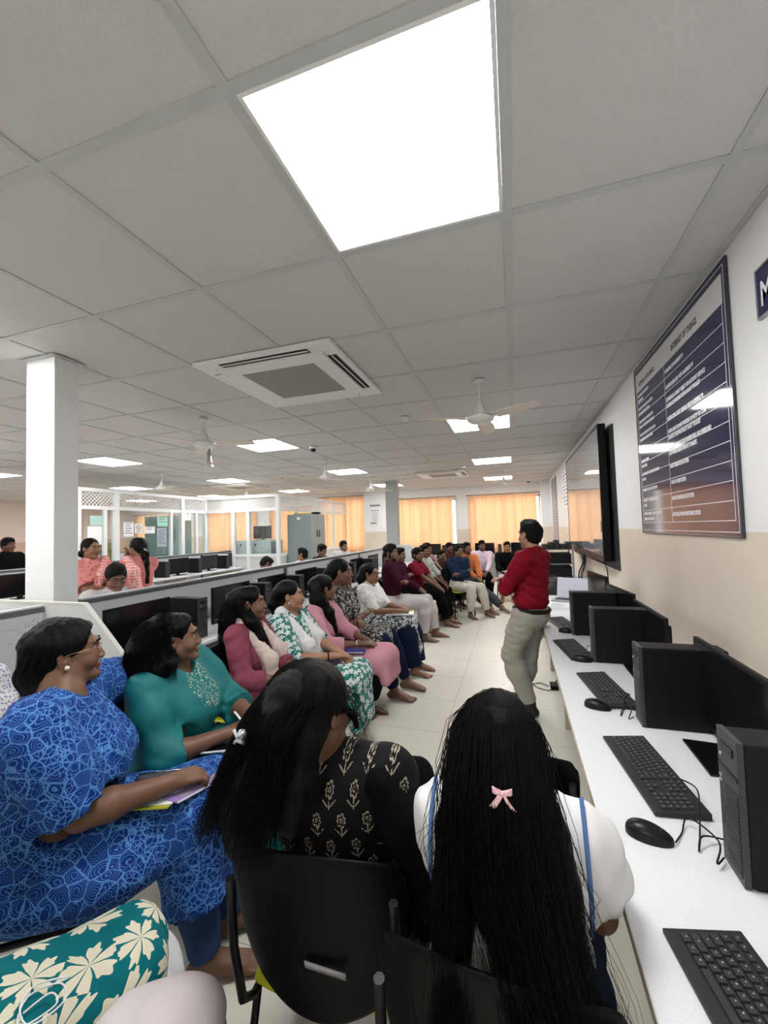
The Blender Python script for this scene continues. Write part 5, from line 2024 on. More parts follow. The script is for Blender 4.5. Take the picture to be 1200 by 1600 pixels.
def make_chair(label, x, y, face, group='black student chairs with yellow seats'):
    t = thing('student_chair', label, 'chair', (x, y, 0), math.radians(face - 90), group)

    def seat(u, v):
        X = (u - .5) * .42
        Y = (v - .5) * .40 + .02
        rx, ry = abs(u - .5) * 2, abs(v - .5) * 2
        k = 1 - .08 * max(0, rx * ry - .55) * 2
        return (X * k, Y * k, .442 + .012 * rx ** 3 - .018 * max(0, v - .8) * 3)
    b = MB(); b.grid(seat, 14, 14); b.build('seat', YEL, t, solid=.012, sub=1)

    def back(u, v):
        X = (u - .5) * 2
        z = .425 + .435 * v
        wd = .225 - .05 * (1 - v) ** 3 - .022 * max(0, v - .82) * 5
        Xp = X * wd
        dip = .055 * (1 - v) ** 2 * (abs(X) ** 2) * -1
        return (Xp, -.20 - .10 * (v * .36 / .36) * .55 + .045 * X * X - .0, z + (-.03 * X * X * (v > .9) * 1.0) + (.05 * X * X) * (1 - v) ** 2)
    b = MB(); b.grid(back, 18, 16); bk = b.build('backrest', BPL, t, solid=.012, sub=1)
    fr = MB()
    for s_ in (-1, 1):
        fr.tube([(.19 * s_, .19, .425), (.19 * s_, 0, .42), (.19 * s_, -.17, .425), (.195 * s_, -.215, .46), (.205 * s_, -.235, .6), (.20 * s_, -.255, .78)], .011, 8)
    fr.tube([(-.19, .14, .425), (.19, .14, .425)], .009, 8); fr.tube([(-.19, -.13, .425), (.19, -.13, .425)], .009, 8)
    fr.build('seat_frame', BLACK, t)
    for s_ in (-1, 1):
        for yy, y2 in ((.17, .21), (-.15, -.23)):
            lg = MB(); lg.tube([(.19 * s_, yy, .42), (.205 * s_, (yy + y2) / 2, .2), (.215 * s_, y2, .02)], .011, 8)
            l = lg.build('leg', BLACK, t)
            ft = MB(); ft.tube([(.215 * s_, y2 - .001, .03), (.2155 * s_, y2, 0)], .014, 8); ft.build('rubber_foot', BPL, l)
    pl = MB(); pl.grid(lambda u, v: (.03 + (u - .5) * .10, -.234 - .006 * v, .585 + .020 * v - .012 * u), 4, 1); pl.build('label_plate', plain('pale_label', (.3, .3, .32), .4) if 'pale_label' not in bpy.data.materials else bpy.data.materials['pale_label'], t, solid=.003)
    return t


CH = None


def chair(label, x, y, face):
    global CH
    if CH is None:
        CH = make_chair(label, x, y, face)
        return CH
    return dup(CH, label, (x, y, 0), math.radians(face - 90))


class Loc:
    """world to seat coordinates"""
    def __init__(s, x, y, face):
        s.x, s.y = x, y
        a = math.radians(face - 90)
        s.c, s.s = math.cos(a), math.sin(a)
        s.loc = (x, y, 0)
        s.face = face

    def __call__(s, x, y, z):
        dx, dy = x - s.x, y - s.y
        return (dx * s.c + dy * s.s, -dx * s.s + dy * s.c, z)


def scarf(p, mat, pts, rad, name='dupatta', flat=.5, wr=.006):
    S = Solid(.025)
    p.chain(S, [np.array(q, float) for q in pts], rad, .025)
    return p.garment(name, mat, S, min(p.res, .008), wr, 5, 40)


def neck_loop(p, drop=.3, w=.075, r=.026, front=.1, mat=None, name='dupatta'):
    """a scarf round the back of the neck with two ends down the chest"""
    n, t, f, u, c = p.nk, p.tr, p.tf, p.ax, p.sc
    pts = []
    for q, s_ in ((-1, 1), (1, -1)):
        pass
    L = [n - t * w * .9 * c + f * (front * .95) * c - u * drop * c, n - t * w * 1.05 * c + f * front * c - u * drop * .55 * c, n - t * w * c + f * .06 * c - u * .07 * c, n - t * w * .9 * c - f * .01 * c + u * .012 * c, n - f * .065 * c + u * .02 * c,
         n + t * w * .9 * c - f * .01 * c + u * .012 * c, n + t * w * c + f * .06 * c - u * .07 * c, n + t * w * .9 * c + f * front * c - u * drop * .6 * c, n + t * w * .7 * c + f * (front * .95) * c - u * drop * 1.1 * c]
    return scarf(p, mat, L, [r * 1.25, r * 1.2, r, r, r, r, r, r * 1.2, r * 1.3], name)


def flat_item(name, label, cat, x, y, z, rz, w, l, h, mat, parts=(), tilt=0, group=None):
    t = thing(name, label, cat, (x, y, z), rz, group)
    t.rotation_euler = (tilt, 0, rz)
    b = MB(); b.box((-w / 2, -l / 2, 0), (w / 2, l / 2, h)); b.build('cover', mat, t, min(.004, h * .3))
    for nm, bx_, m_ in parts:
        q = MB(); q.box(*bx_); q.build(nm, m_, t)
    return t
# ================================================================== THE PEOPLE
# ---- 1 woman in the blue dress
fc = 36
l = Loc(-1.56, 1.02, fc)
chair('student chair under the woman in the blue patterned dress, left photo edge', l.x - .02, l.y - .02, fc)
p = P('woman in a blue swirl patterned dress and glasses with books on her lap', 'person', l.loc, fc, 'd', 1.05, 1.45, .0075, pel=(0, 0, .56), neck=l(-1.545, 1.05, 1.07), head=l(-1.585, 1.10, 1.195), hyaw=20, hpitch=2,
      handR=l(-1.20, 1.19, .73), handL=l(-1.53, 1.44, .85), elbR=(.5, -.6, -.9), elbL=(-.6, -.3, .2), kneeL=l(-1.24, 1.42, .56), kneeR=l(-1.22, 1.27, .56), footL=l(-1.16, 1.44, .09), footR=l(-1.13, 1.27, .09), hres=.0042,
      hn=[(.3, -.2, -1), (-.35, .2, -.9)], curl=[.5, .75], handdir=(np.array([.1, .3, -1.0]), None), sw=.19)
p.build_body()
S = Solid(.03)
p.torso(S, .022)
e = []
for q in (0, 1):
    e.append(p.arm(S, q, 0, .92, .026, .016, .04))
for t_ in (0, .2, .4, .6, .8, 1):
    a = p.hip[0] * (1 - t_) + p.hip[1] * t_; b_ = p.kn[0] * (1 - t_) + p.kn[1] * t_; c_ = p.an[0] * (1 - t_) + p.an[1] * t_
    S.cone(a, b_, .135, .108, .04); S.cone(b_, b_ * .22 + c_ * .78 + np.array([0, .0, 0]), .108, .108, .05)
S.ell(p.pel + np.array([0, -.03, -.02]), (.25, .19, .12), None, .05)
S.ell(p.pel + np.array([.12, .15, -.06]), (.12, .22, .09), None, .05)
S.ell(p.nk + p.tf * .05 + p.ax * .045, (.07, .075, .075), p.TR, .01, True)
S.ell(p.nk + p.tf * -.05 + p.ax * .06, (.075, .06, .085), p.TR, .01, True)
for pp, dd, rr in e:
    S.cut(pp, dd, rr + .03)
mid = (p.kn[0] + p.kn[1]) / 2
am = (p.an[0] + p.an[1]) / 2
S.cut(mid * .4 + am * .6, am - mid, .3)
p.garment('dress', F['blue'], S, .0075, .011, 11, 14)
p.pants(F['denim'], 1.99, .006, 1.12, 'jeans', hips=False, f0=1.35)
S = Solid(.02)
p.cap_hair(S, 1.06)
p.chain(S, [p.H((0, -.075, .03)), p.H((.01, -.09, -.05)), p.H((.03, -.085, -.11))], [.05, .046, .036])
p.chain(S, [p.H((.035, -.085, -.12)), p.H((.06, -.07, -.175)), p.H((.075, -.06, -.235))], [.034, .055, .036])
p.hair_obj(S, amp=.003, big=.005, fz=30)
p.fall([p.H((.0, -.0, .03)), p.H((0, -.05, .03)), p.H((.01, -.085, -.05)), p.H((.03, -.085, -.11))], [.085, .078, .055, .04], 260, 3, .004)
p.fall([p.H((.03, -.085, -.10)), p.H((.06, -.07, -.175)), p.H((.075, -.06, -.26))], [.036, .062, .045], 420, 4, .014, lo=.6, freq=(5, 14), name='curly_ponytail')
rs = random.Random(2)
st = []
for k in range(130):
    a = rs.uniform(0, 6.3); 
    b0 = p.H((rs.uniform(-.06, .07), -.02 - abs(rs.gauss(0, .05)), .06 + rs.uniform(-.02, .06))) if k < 60 else p.H((.06 + rs.uniform(-.05, .05), -.07 + rs.uniform(-.04, .04), -.16 - rs.uniform(0, .08)))
    d0 = nrm([rs.gauss(0, 1), rs.gauss(-.2, 1), rs.gauss(.4 if k < 60 else -.2, .8)])
    st.append([b0 + d0 * s_ * (.006 if k < 60 else .010) + np.array([rs.gauss(0, .002) for _ in range(3)]) for s_ in range(5)])
p.strands(st, .0007)
gl = MB()
for q in (-1, 1):
    pts = [p.H((.032 * q + .023 * math.cos(a * PI / 8), .092 - .004 * abs(math.cos(a * PI / 8)) * (1 if q * math.cos(a * PI / 8) > 0 else 0), .0 + .018 * math.sin(a * PI / 8))) for a in range(17)]
    gl.tube(pts, .0014, 5, 0, False)
    gl.tube([p.H((.055 * q, .088, .006)), p.H((.072 * q, .05, .006)), p.H((.082 * q, .0, .004)), p.H((.083 * q, -.012, -.004))], .0014, 5)
gl.tube([p.H((-.009, .096, .003)), p.H((0, .100, .006)), p.H((.009, .096, .003))], .0014, 5)
gl.build('spectacles', plain('gold_wire', (.55, .38, .22), .3, .9), p.root)
er = MB(); er.ell(p.H((.086, -.004, -.037)), (.0085,) * 3, 12); er.ell(p.H((-.086, -.004, -.037)), (.0085,) * 3, 12); er.build('earrings', plain('pearl', (.8, .72, .62), .2, .3), p.root)
rg = MB()
w_ = p.wr[1] + nrm(p.wr[1] - p.el[1]) * .11
rg.lathe([(.010, -.002), (.011, 0), (.010, .002)], tuple(p.wr[0] + np.array([0, .02, -.11])), 12); rg.build('ring', plain('gold', (.75, .5, .2), .25, 1), p.root)
# books on her lap
flat_item('magazine', 'purple and white magazine on the lap of the woman in blue', 'magazine', -1.23, 1.31, .668, math.radians(-8), .21, .28, .008, plain('purple_white_cover', (.33, .22, .55), .35, 0, .4, .05),
          [('title_block', ((-.02, .09, .0082), (.09, .12, .009)), plain('indigo_block', (.03, .02, .14), .4)), ('cover_picture', ((-.05, -.12, .0082), (.10, .07, .009)), fabric_blotch('lilac_white_picture', (.6, .58, .62), (.3, .24, .36), 14, .5)), ('page_edge', ((.1055, -.138, .001), (.108, .138, .007)), PAPER)], tilt=-.12)
flat_item('green_notebook', 'yellow green notebook under the hand of the woman in blue', 'notebook', -1.27, 1.16, .672, math.radians(20), .19, .13, .008, plain('lime_cover', (.38, .42, .03), .4),
          [('white_sheet', ((.0, -.05, .0082), (.10, .06, .0095)), PAPER), ('dark_phone', ((-.06, -.02, .0082), (.03, .05, .012)), BLACK)], tilt=-.15)
t = thing('pencil_pouch', 'dark grey zip pouch lying on the purple magazine', 'pouch', (-1.29, 1.25, .69), math.radians(20))
S = Solid(.02); S.cone((-.08, -.01, .018), (.08, .01, .018), .024, .026, .01); V, Fc = S.mesh(.004); V[:, 2] *= .75; mesh_obj('pouch_body', V, Fc, plain('charcoal_pouch', (.05, .055, .065), .6), t)
b = MB(); b.tube([(-.09, -.01, .033), (0, 0, .034), (.09, .012, .033)], .002, 5); b.build('zip', CHROME, t)

# ---- 2 woman in teal
fc = 8
l = Loc(-1.62, 1.60, fc)
chair('student chair under the woman in teal', l.x - .02, l.y, fc)
p = P('woman in a teal embroidered kurta writing in a notebook on her lap', 'person', l.loc, fc, 'd', 1.0, 1.4, .0085, pel=(0, .0, .55), neck=l(-1.585, 1.585, 1.00), head=l(-1.545, 1.57, 1.125), hyaw=32, hpitch=3,
      handR=l(-1.27, 1.56, .715), handL=l(-1.22, 1.73, .71), elbR=(.7, -.5, -.5), elbL=(-.7, -.4, -.6), kneeL=l(-1.20, 1.78, .55), kneeR=l(-1.19, 1.52, .55), footL=l(-1.12, 1.74, .08), footR=l(-1.10, 1.56, .08), hres=.0048,
      hn=[(.4, 0, -1), (-.4, 0, -1)], curl=[.6, .65], sw=.18)
p.build_body()
S = Solid(.03)
p.torso(S, .016)
e = [p.arm(S, q, 0, 1.35, .020, .006, .04) for q in (0, 1)]
for t_ in (0, .2, .4, .6, .8, 1):
    a = p.hip[0] * (1 - t_) + p.hip[1] * t_; b_ = p.kn[0] * (1 - t_) + p.kn[1] * t_; c_ = p.an[0] * (1 - t_) + p.an[1] * t_
    S.cone(a, b_, .115, .08, .04); S.cone(b_, b_ * .5 + c_ * .5, .078, .07, .05)
S.ell(p.nk + p.tf * .055 + p.ax * .03, (.06, .07, .08), p.TR, .01, True)
for pp, dd, rr in e:
    S.cut(pp, dd, rr + .03)
p.garment('kurta', F['teal'], S, .0075, .006, 4, 18)
p.pants(F['tealp'], 1.9, .02, 1.3, 'salwar', hips=False)
cf = MB()
for q in (0, 1):
    c0 = p.sh[q]; el, wr_ = p.el[q], p.wr[q]
    pc = el + (wr_ - el) * .33
    d_ = nrm(wr_ - el); a1 = nrm(np.cross(d_, [0, 0, 1])); a2 = np.cross(d_, a1)
    for k in range(46):
        an = k * .78; rr = .058
        v_ = pc + d_ * ((k % 4) * .009 - .03) + (a1 * math.cos(an) + a2 * math.sin(an)) * rr
        cf.ell(v_, (.003,) * 3, 6)
cf.build('cuff_beads', plain('gold_bead', (.55, .5, .3), .35, .6), p.root)
S = Solid(.02)
p.cap_hair(S, 1.05)
p.chain(S, [p.H((0, -.08, .04)), p.H((.03, -.12, -.03)), p.H((.04, -.12, -.12)), p.H((.05, -.10, -.19))], [.075, .078, .080, .05])
p.chain(S, [p.H((.05, -.07, -.02)), p.H((.085, -.05, -.09)), p.H((.085, -.06, -.16))], [.04, .05, .03])
p.chain(S, [p.H((-.05, -.08, -.02)), p.H((-.075, -.09, -.10)), p.H((-.08, -.09, -.20))], [.04, .05, .03])
p.hair_obj(S, amp=.003, big=.008, fz=16)
p.fall([p.H((0, -.0, .05)), p.H((.01, -.06, .04)), p.H((.035, -.12, -.03)), p.H((.045, -.12, -.12)), p.H((.055, -.10, -.22))], [.07, .085, .086, .090, .075], 900, 5, .013, freq=(2, 7))
p.fall([p.H((.05, -.06, .02)), p.H((.088, -.05, -.09)), p.H((.09, -.06, -.19))], [.04, .052, .045], 260, 6, .012, freq=(3, 8), name='side_curls')
st = []
for k in range(120):
    b0 = p.H((rs.uniform(-.08, .12), -.10 + rs.uniform(-.05, .04), rs.uniform(-.17, .08)))
    d0 = nrm([rs.gauss(.2, .8), rs.gauss(-.6, .6), rs.gauss(-.4, .7)])
    st.append([b0 + d0 * s_ * .012 + np.array([rs.gauss(0, .003) for _ in range(3)]) + np.array([0, 0, -.001 * s_ * s_]) for s_ in range(6)])
p.strands(st, .0008)
flat_item('notebook', 'open notebook with pale green page on the lap of the woman in teal', 'notebook', -1.27, 1.66, .658, math.radians(5), .16, .30, .012, PAPER, [('green_page', ((-.075, -.14, .0122), (.05, .14, .0135)), fabric_blotch('green_white_page', (.55, .7, .6), (.25, .55, .42), 20, .5))], tilt=.0)
t = thing('mobile_phone', 'dark phone in a white case on the lap of the woman in teal', 'phone', (-1.27, 1.53, .668), math.radians(25)); b = MB(); b.box((-.075, -.037, 0), (.075, .037, .008)); b.build('case', PAPER, t, .003); b = MB(); b.box((-.07, -.033, .0082), (.07, .033, .0095)); b.build('screen', SCREEN, t)
t = thing('pen', 'white pen in the hand of the woman in teal', 'pen', (-1.20, 1.60, .75)); b = MB(); b.tube([(-.05, .0, .05), (.03, .0, -.03)], .005, 8); b.build('barrel', PAPER, t); b = MB(); b.tube([(.0305, .0, -.0305), (.042, .0, -.042)], [.004, .001], 8); b.build('tip', BLACK, t)

# ---- 3 woman in mauve
fc = 10
l = Loc(-1.72, 2.36, fc)
chair('student chair under the woman in mauve', l.x, l.y, fc)
p = P('woman in a mauve kurta with long loose hair and a red bangle', 'person', l.loc, fc, 'd', 1.0, .95, .009, pel=(0, 0, .55), neck=l(-1.735, 2.36, 1.015), head=l(-1.71, 2.365, 1.14), hyaw=22, hpitch=5, handR=l(-1.38, 2.28, .70), handL=l(-1.36, 2.40, .70), elbR=(.7, -.5, -.7), hres=.005, curl=[.6, .6], footL=(-.1, .46, .08), footR=(.1, .46, .08))
p.build_body()
p.top(F['mauve'], 1.45, .012, 'kurta', skirt=1.0, hang=.3)
p.pants(F['white'], 1.85, .02, 1.3, 'salwar', hips=False)
neck_loop(p, .38, .085, .042, .185, F['cream'])
S = Solid(.02); p.cap_hair(S, 1.03)
p.chain(S, [p.H((0, -.09, .03)), p.H((.02, -.12, -.08)), p.H((.03, -.13, -.2)), p.H((.05, -.12, -.36))], [.07, .075, .075, .045])
p.chain(S, [p.H((.055, -.05, .0)), p.H((.085, -.0, -.12)), p.H((.085, .05, -.24)), p.H((.07, .09, -.36))], [.035, .04, .04, .018])
p.hair_obj(S, amp=.003, big=.006, fz=12)
p.fall([p.H((0, -.02, .05)), p.H((.02, -.11, -.04)), p.H((.03, -.13, -.2)), p.H((.05, -.12, -.38))], [.08, .082, .082, .06], 500, 7, .010)
p.fall([p.H((.055, -.05, .0)), p.H((.085, -.0, -.12)), p.H((.085, .05, -.24)), p.H((.07, .09, -.38))], [.038, .043, .043, .025], 260, 8, .008, name='front_lock')
bn = MB(); d_ = p.wr[1] - p.el[1]
w1 = p.wr[1] - nrm(d_) * .02
bn.tube([w1 - nrm(d_) * .012, w1 + nrm(d_) * .012], .034, 14); bn.build('bangle', plain('red_bangle', (.5, .01, .02), .3), p.root)
clip = MB(); clip.ell(p.H((.05, -.10, .03)), (.014, .01, .014)); clip.build('hair_tie', plain('red_tie', (.5, .03, .06), .5), p.root)
flat_item('book', 'small book with a colourful cover on the lap of the woman in mauve', 'book', -1.35, 2.20, .648, .3, .18, .13, .016, fabric_blotch('yellow_black_cover', (.45, .5, .05), (.03, .06, .05), 30, .5), [('page_edge', ((-.085, -.0665, .002), (.085, -.0652, .014)), PAPER)])

# ---- 4 woman in green floral
fc = 2
l = Loc(-1.66, 2.80, fc)
chair('student chair under the woman in the green floral kurta', l.x, l.y, fc)
p = P('woman in a green and white floral kurta with a white dupatta', 'person', l.loc, fc, 'c', 1.0, 1.05, .009, pel=(0, 0, .55), neck=l(-1.675, 2.78, 1.0), head=l(-1.645, 2.765, 1.13), hyaw=26, hpitch=4, handR=l(-1.27, 2.70, .72), handL=l(-1.25, 2.80, .71), elbR=(.6, -.6, -.6), hres=.005, curl=[.6, .6],
      kneeR=l(-1.20, 2.68, .56), kneeL=l(-1.20, 2.88, .56), footR=l(-1.22, 2.72, .08), footL=l(-1.22, 2.86, .08))
p.build_body()
p.top(F['green'], 1.12, .014, 'kurta', skirt=1.12, hang=.30, seed=7)
p.pants(F['white'], 1.9, .02, 1.3, 'salwar', hips=False)
neck_loop(p, .38, .085, .044, .19, F['white'])
S = Solid(.02); p.cap_hair(S, 1.0)
p.chain(S, [p.H((0, -.09, .01)), p.H((0, -.12, -.05)), p.H((.0, -.10, -.12)), p.H((-.02, -.10, -.25))], [.05, .048, .038, .02])
p.hair_obj(S, amp=.002, big=.003)
er = MB(); er.tube([p.H((.084, -.004, -.035)), p.H((.087, -.004, -.062))], .005, 6); er.build('earrings', CHROME, p.root)
bn = MB(); d_ = nrm(p.wr[1] - p.el[1]); bn.tube([p.wr[1] - d_ * .035, p.wr[1] - d_ * .025], .031, 12); bn.build('wrist_thread', BLACKM, p.root)
flat_item('notebook', 'dark notebook with white pages under the hands of the woman in green floral', 'notebook', -1.33, 2.72, .655, .1, .20, .15, .014, plain('navy_cover', (.03, .03, .1), .4), [('page_block', ((-.098, -.078, .002), (.098, -.0752, .012)), PAPER)])

# ---- 5 woman in pale pink
fc = 4
l = Loc(-1.62, 3.22, fc)
chair('student chair under the woman in pale pink', l.x, l.y, fc)
p = P('woman in a pale pink kurta with long hair in front and a blue folder', 'person', l.loc, fc, 'd', .98, .9, .009, pel=(0, 0, .55), neck=l(-1.60, 3.18, 1.0), head=l(-1.565, 3.19, 1.125), hyaw=44, handR=l(-1.22, 3.10, .70), handL=l(-1.21, 3.22, .70), hres=.0055, curl=[.6, .7],
      kneeR=l(-1.16, 3.12, .56), kneeL=l(-1.15, 3.32, .56), footR=l(-1.38, 3.36, .07), footL=l(-1.30, 3.45, .07))
p.build_body()
p.top(F['pink'], 1.5, .012, 'kurta', skirt=1.2, hang=.14, seed=9)
p.pants(F['black'], 1.8, .03, 1.4, 'palazzo', hips=False)
S = Solid(.02); p.cap_hair(S, 1.03)
p.chain(S, [p.H((.0, -.08, .03)), p.H((.05, -.08, -.08)), p.H((.085, -.0, -.20)), p.H((.075, .045, -.34)), p.H((.05, .07, -.42))], [.07, .065, .05, .042, .02])
p.hair_obj(S, amp=.0025, big=.004, fz=10)
bn = MB(); d_ = nrm(p.wr[1] - p.el[1]); bn.tube([p.wr[1] - d_ * .03, p.wr[1] - d_ * .02], .029, 12); bn.build('watch', CHROME, p.root)
flat_item('folder', 'blue folder on the lap of the woman in pale pink', 'folder', -1.30, 3.12, .645, .15, .26, .20, .008, plain('blue_folder', (.05, .08, .35), .35), [('paper_edge', ((-.12, -.1015, .001), (.12, -.1002, .006)), PAPER)])

# ---- 6 person in black and white print
fc = 8
l = Loc(-1.66, 3.68, fc)
chair('student chair under the person in black and white print', l.x, l.y, fc)
p = P('person in a black and white printed kurta and navy leggings, arms folded', 'person', l.loc, fc, 'd', 1.08, 1.2, .0095, pel=(0, 0, .56), neck=l(-1.62, 3.60, 1.09), head=l(-1.565, 3.56, 1.225), hyaw=14, handR=l(-1.40, 3.70, .80), handL=l(-1.40, 3.54, .78), elbR=(.8, -.4, -.6), elbL=(-.8, -.4, -.6), hres=.0055, curl=[.4, .4],
      kneeR=l(-1.19, 3.60, .58), kneeL=l(-1.20, 3.84, .58), footR=l(-1.15, 3.78, .09), footL=l(-1.10, 4.05, .09), fdirR=(.25, 1, 0), fdirL=(.2, 1, 0))
p.build_body()
p.top(F['bw'], .8, .016, 'kurta', skirt=.85, hang=.05, seed=3)
p.pants(F['navyl'], 1.92, .010, 1.05, 'leggings')
S = Solid(.02); p.cap_hair(S, 1.0)
p.chain(S, [p.H((0, -.09, .01)), p.H((0, -.13, -.02)), p.H((0, -.12, -.12)), p.H((.0, -.12, -.24))], [.045, .035, .03, .02])
p.hair_obj(S, amp=.002, big=.002)

# ---- 7 woman in white
fc = -2
l = Loc(-1.66, 4.55, fc)
chair('student chair under the woman in white with glasses', l.x, l.y, fc)
p = P('woman in a white kurta and glasses with papers on her lap', 'person', l.loc, fc, 'a', .98, 1.05, .0105, pel=(0, 0, .55), neck=l(-1.655, 4.54, .98), head=l(-1.62, 4.53, 1.10), hyaw=-6, handR=l(-1.27, 4.42, .70), handL=l(-1.28, 4.60, .70), hres=.006,
      kneeR=l(-1.20, 4.42, .56), kneeL=l(-1.20, 4.66, .56), footR=l(-1.1, 4.42, .08), footL=l(-1.1, 4.62, .08))
p.build_body()
p.top(F['wprint'], 1.0, .014, 'kurta', skirt=0, seed=2)
S = Solid(.03)
for t_ in (0, .25, .5, .75, 1):
    a = p.hip[0] * (1 - t_) + p.hip[1] * t_; b_ = p.kn[0] * (1 - t_) + p.kn[1] * t_; c_ = p.an[0] * (1 - t_) + p.an[1] * t_
    S.cone(a, b_, .11, .08, .04); S.cone(b_, b_ * .35 + c_ * .65, .078, .085, .05)
p.garment('printed_skirt', F['wlap'], S, .011, .006, 6)
p.pants(F['navyl'], 1.95, .03, 1.3, 'salwar', hips=False)
S = Solid(.02); p.cap_hair(S, 1.04)
p.chain(S, [p.H((.0, -.08, .03)), p.H((.04, -.10, -.06)), p.H((.06, -.08, -.14))], [.07, .065, .035])
p.chain(S, [p.H((-.06, -.03, .03)), p.H((-.085, -.02, -.05)), p.H((-.085, -.02, -.12))], [.025, .03, .02])
p.hair_obj(S, amp=.002, big=.004)
gl = MB()
for q in (-1, 1):
    gl.tube([p.H((.032 * q + .022 * math.cos(a * PI / 6), .094, .0 + .016 * math.sin(a * PI / 6))) for a in range(13)], .0018, 4, 0, False)
    gl.tube([p.H((.054 * q, .09, .004)), p.H((.083 * q, -.01, .0))], .0018, 4)
gl.build('spectacles', BLACKM, p.root)
flat_item('paper_stack', 'white papers and a booklet on the lap of the woman in white', 'papers', -1.24, 4.50, .655, .2, .26, .22, .014, PAPER, [('yellow_mark', ((.05, .04, .0142), (.12, .10, .0155)), plain('yellow_mark', (.6, .6, .05), .5))])

# ---- men
SHO = plain('black_leather', (.012, .011, .011), .4)


def man(label, px, py, fc, hx, hy, hz, shirt, pants, sleeve=1.9, skin='d', sc=1.03, g=.95, res=.0125, hyaw=0, pose='lap', beard=0, hpitch=0, knees=None, feet=None, vol=1.0, ch=True, group=None, chl=None, tshirt='shirt', collar=True, pz=.54):
    l = Loc(px, py, fc)
    if ch:
        chair(chl or ' '.join(('student chair under the ' + label).split()[:14]), l.x, l.y, fc)
    hd = l(hx, hy, hz)
    nk = (hd[0] * .85, hd[1] - .02, hz - .135 * sc)
    kw = dict(handL=(-.08, .34, .64), handR=(.08, .36, .64))
    if pose == 'cross':
        kw = dict(handL=(.10, .20, nk[2] - .27), handR=(-.10, .22, nk[2] - .22), elbL=(-.5, .1, -1), elbR=(.5, .1, -1))
    elif pose == 'knees':
        kw = dict(handL=(-.05, .42, .62), handR=(.05, .44, .63))
    elif pose == 'face':
        kw = dict(handL=(hd[0] - .03, hd[1] + .09, hz - .09), handR=(.10, .22, .72), elbL=(-.4, .3, -1))
    kn = {}
    if knees:
        kn['kneeL'], kn['kneeR'] = l(*knees[0]), l(*knees[1])
    if feet:
        kn['footL'], kn['footR'] = l(*feet[0]), l(*feet[1])
    p = P(label, 'person', l.loc, fc, skin, sc, g, res, pel=(0, 0, pz), neck=nk, head=hd, hyaw=hyaw, hpitch=hpitch, female=False, hres=res * .6, **kw, **kn, group=group)
    p.build_body()
    p.top(F[shirt], sleeve, .014, tshirt, collar=collar, neckcut=False, seed=int(px * 10) % 50)
    p.pants(F[pants], 1.88, .016, 1.25)
    p.short_hair(vol=vol, beard=beard)
    return p


man('man in a dark maroon shirt and pale grey trousers with folded arms', -1.73, 5.78, 4, -1.735, 5.76, 1.27, 'maroon', 'greyp', 1.95, 'd', 1.05, 1.05, .0115, hyaw=-10, pose='cross', beard=1, knees=((-1.27, 6.02, .55), (-1.26, 5.76, .55)), feet=((-1.17, 6.05, .08), (-1.28, 5.78, .08)), vol=1.04)
man('man mostly hidden behind the man in maroon, dark red shirt', -1.80, 6.38, 0, -1.78, 6.42, 1.19, 'maroon', 'black', 1.9, 'd', 1.0, .95, .014, hyaw=-20)
man('man in a crimson polo shirt and black trousers with a wristwatch', -1.64, 6.85, -12, -1.59, 6.85, 1.16, 'red', 'black', .7, 'd', 1.03, .95, .0125, hyaw=-12, pose='knees', beard=1, feet=((-1.08, 6.95, .08), (-1.10, 6.72, .08)))
man('man in a white and green checked shirt behind the man in crimson', -1.62, 7.30, -15, -1.56, 7.24, 1.19, 'check', 'black', 1.3, 'd', 1.0, .95, .014, hyaw=-10, pose='knees')
man('man in a maroon and white plaid shirt behind the checked shirt', -1.70, 7.95, -20, -1.64, 7.90, 1.20, 'plaid', 'black', 1.9, 'd', 1.02, .95, .014, hyaw=-10, pose='knees')
man('man in dark brown resting his chin on his hand', -1.54, 8.62, -30, -1.48, 8.60, 1.02, 'dark', 'black', 1.9, 'd', 1.0, .95, .014, hyaw=-5, pose='face')
man('man with bushy hair at the back, under the gap between two curtains', -1.48, 9.42, -45, -1.43, 9.38, 1.15, 'dark', 'black', 1.9, 'b', 1.0, .95, .015, hyaw=0)
man('young man in a navy shirt and off-white trousers with folded arms', -1.04, 7.66, -48, -1.0, 7.6, 1.17, 'navy', 'offw', 1.95, 'd', .98, .85, .0125, hyaw=10, pose='cross', hpitch=6, knees=((-.60, 7.50, .54), (-.74, 7.30, .54)), feet=((-.52, 7.60, .08), (-.80, 7.40, .08)))
man('bearded man in an orange shirt leaning his head to one side', -.97, 8.42, -50, -.92, 8.36, 1.18, 'orange', 'greyd', 1.95, 'd', 1.03, 1.0, .013, hyaw=0, pose='knees', beard=1, hpitch=4, feet=((-.25, 8.0, .08), (-.45, 7.85, .08)))
man('bearded man in a pale lilac shirt near the right orange curtain', -.75, 9.55, -78, -.71, 9.47, 1.18, 'lilac', 'black', 1.95, 'b', 1.02, 1.0, .0145, hyaw=8, pose='knees', beard=1)
p = man('smiling man in a black shirt holding papers, left of the man in red', -.20, 9.52, -88, -.165, 9.42, 1.14, 'black', 'greyp', 1.95, 'a', 1.03, 1.0, .014, hyaw=0, pose='knees')
flat_item('paper_bundle', 'small white papers held by the man in the black shirt', 'papers', -.19, 9.13, .64, .2, .22, .16, .012, PAPER, [('top_sheet', ((-.1, -.07, .0122), (.08, .06, .0135)), PAPER)])

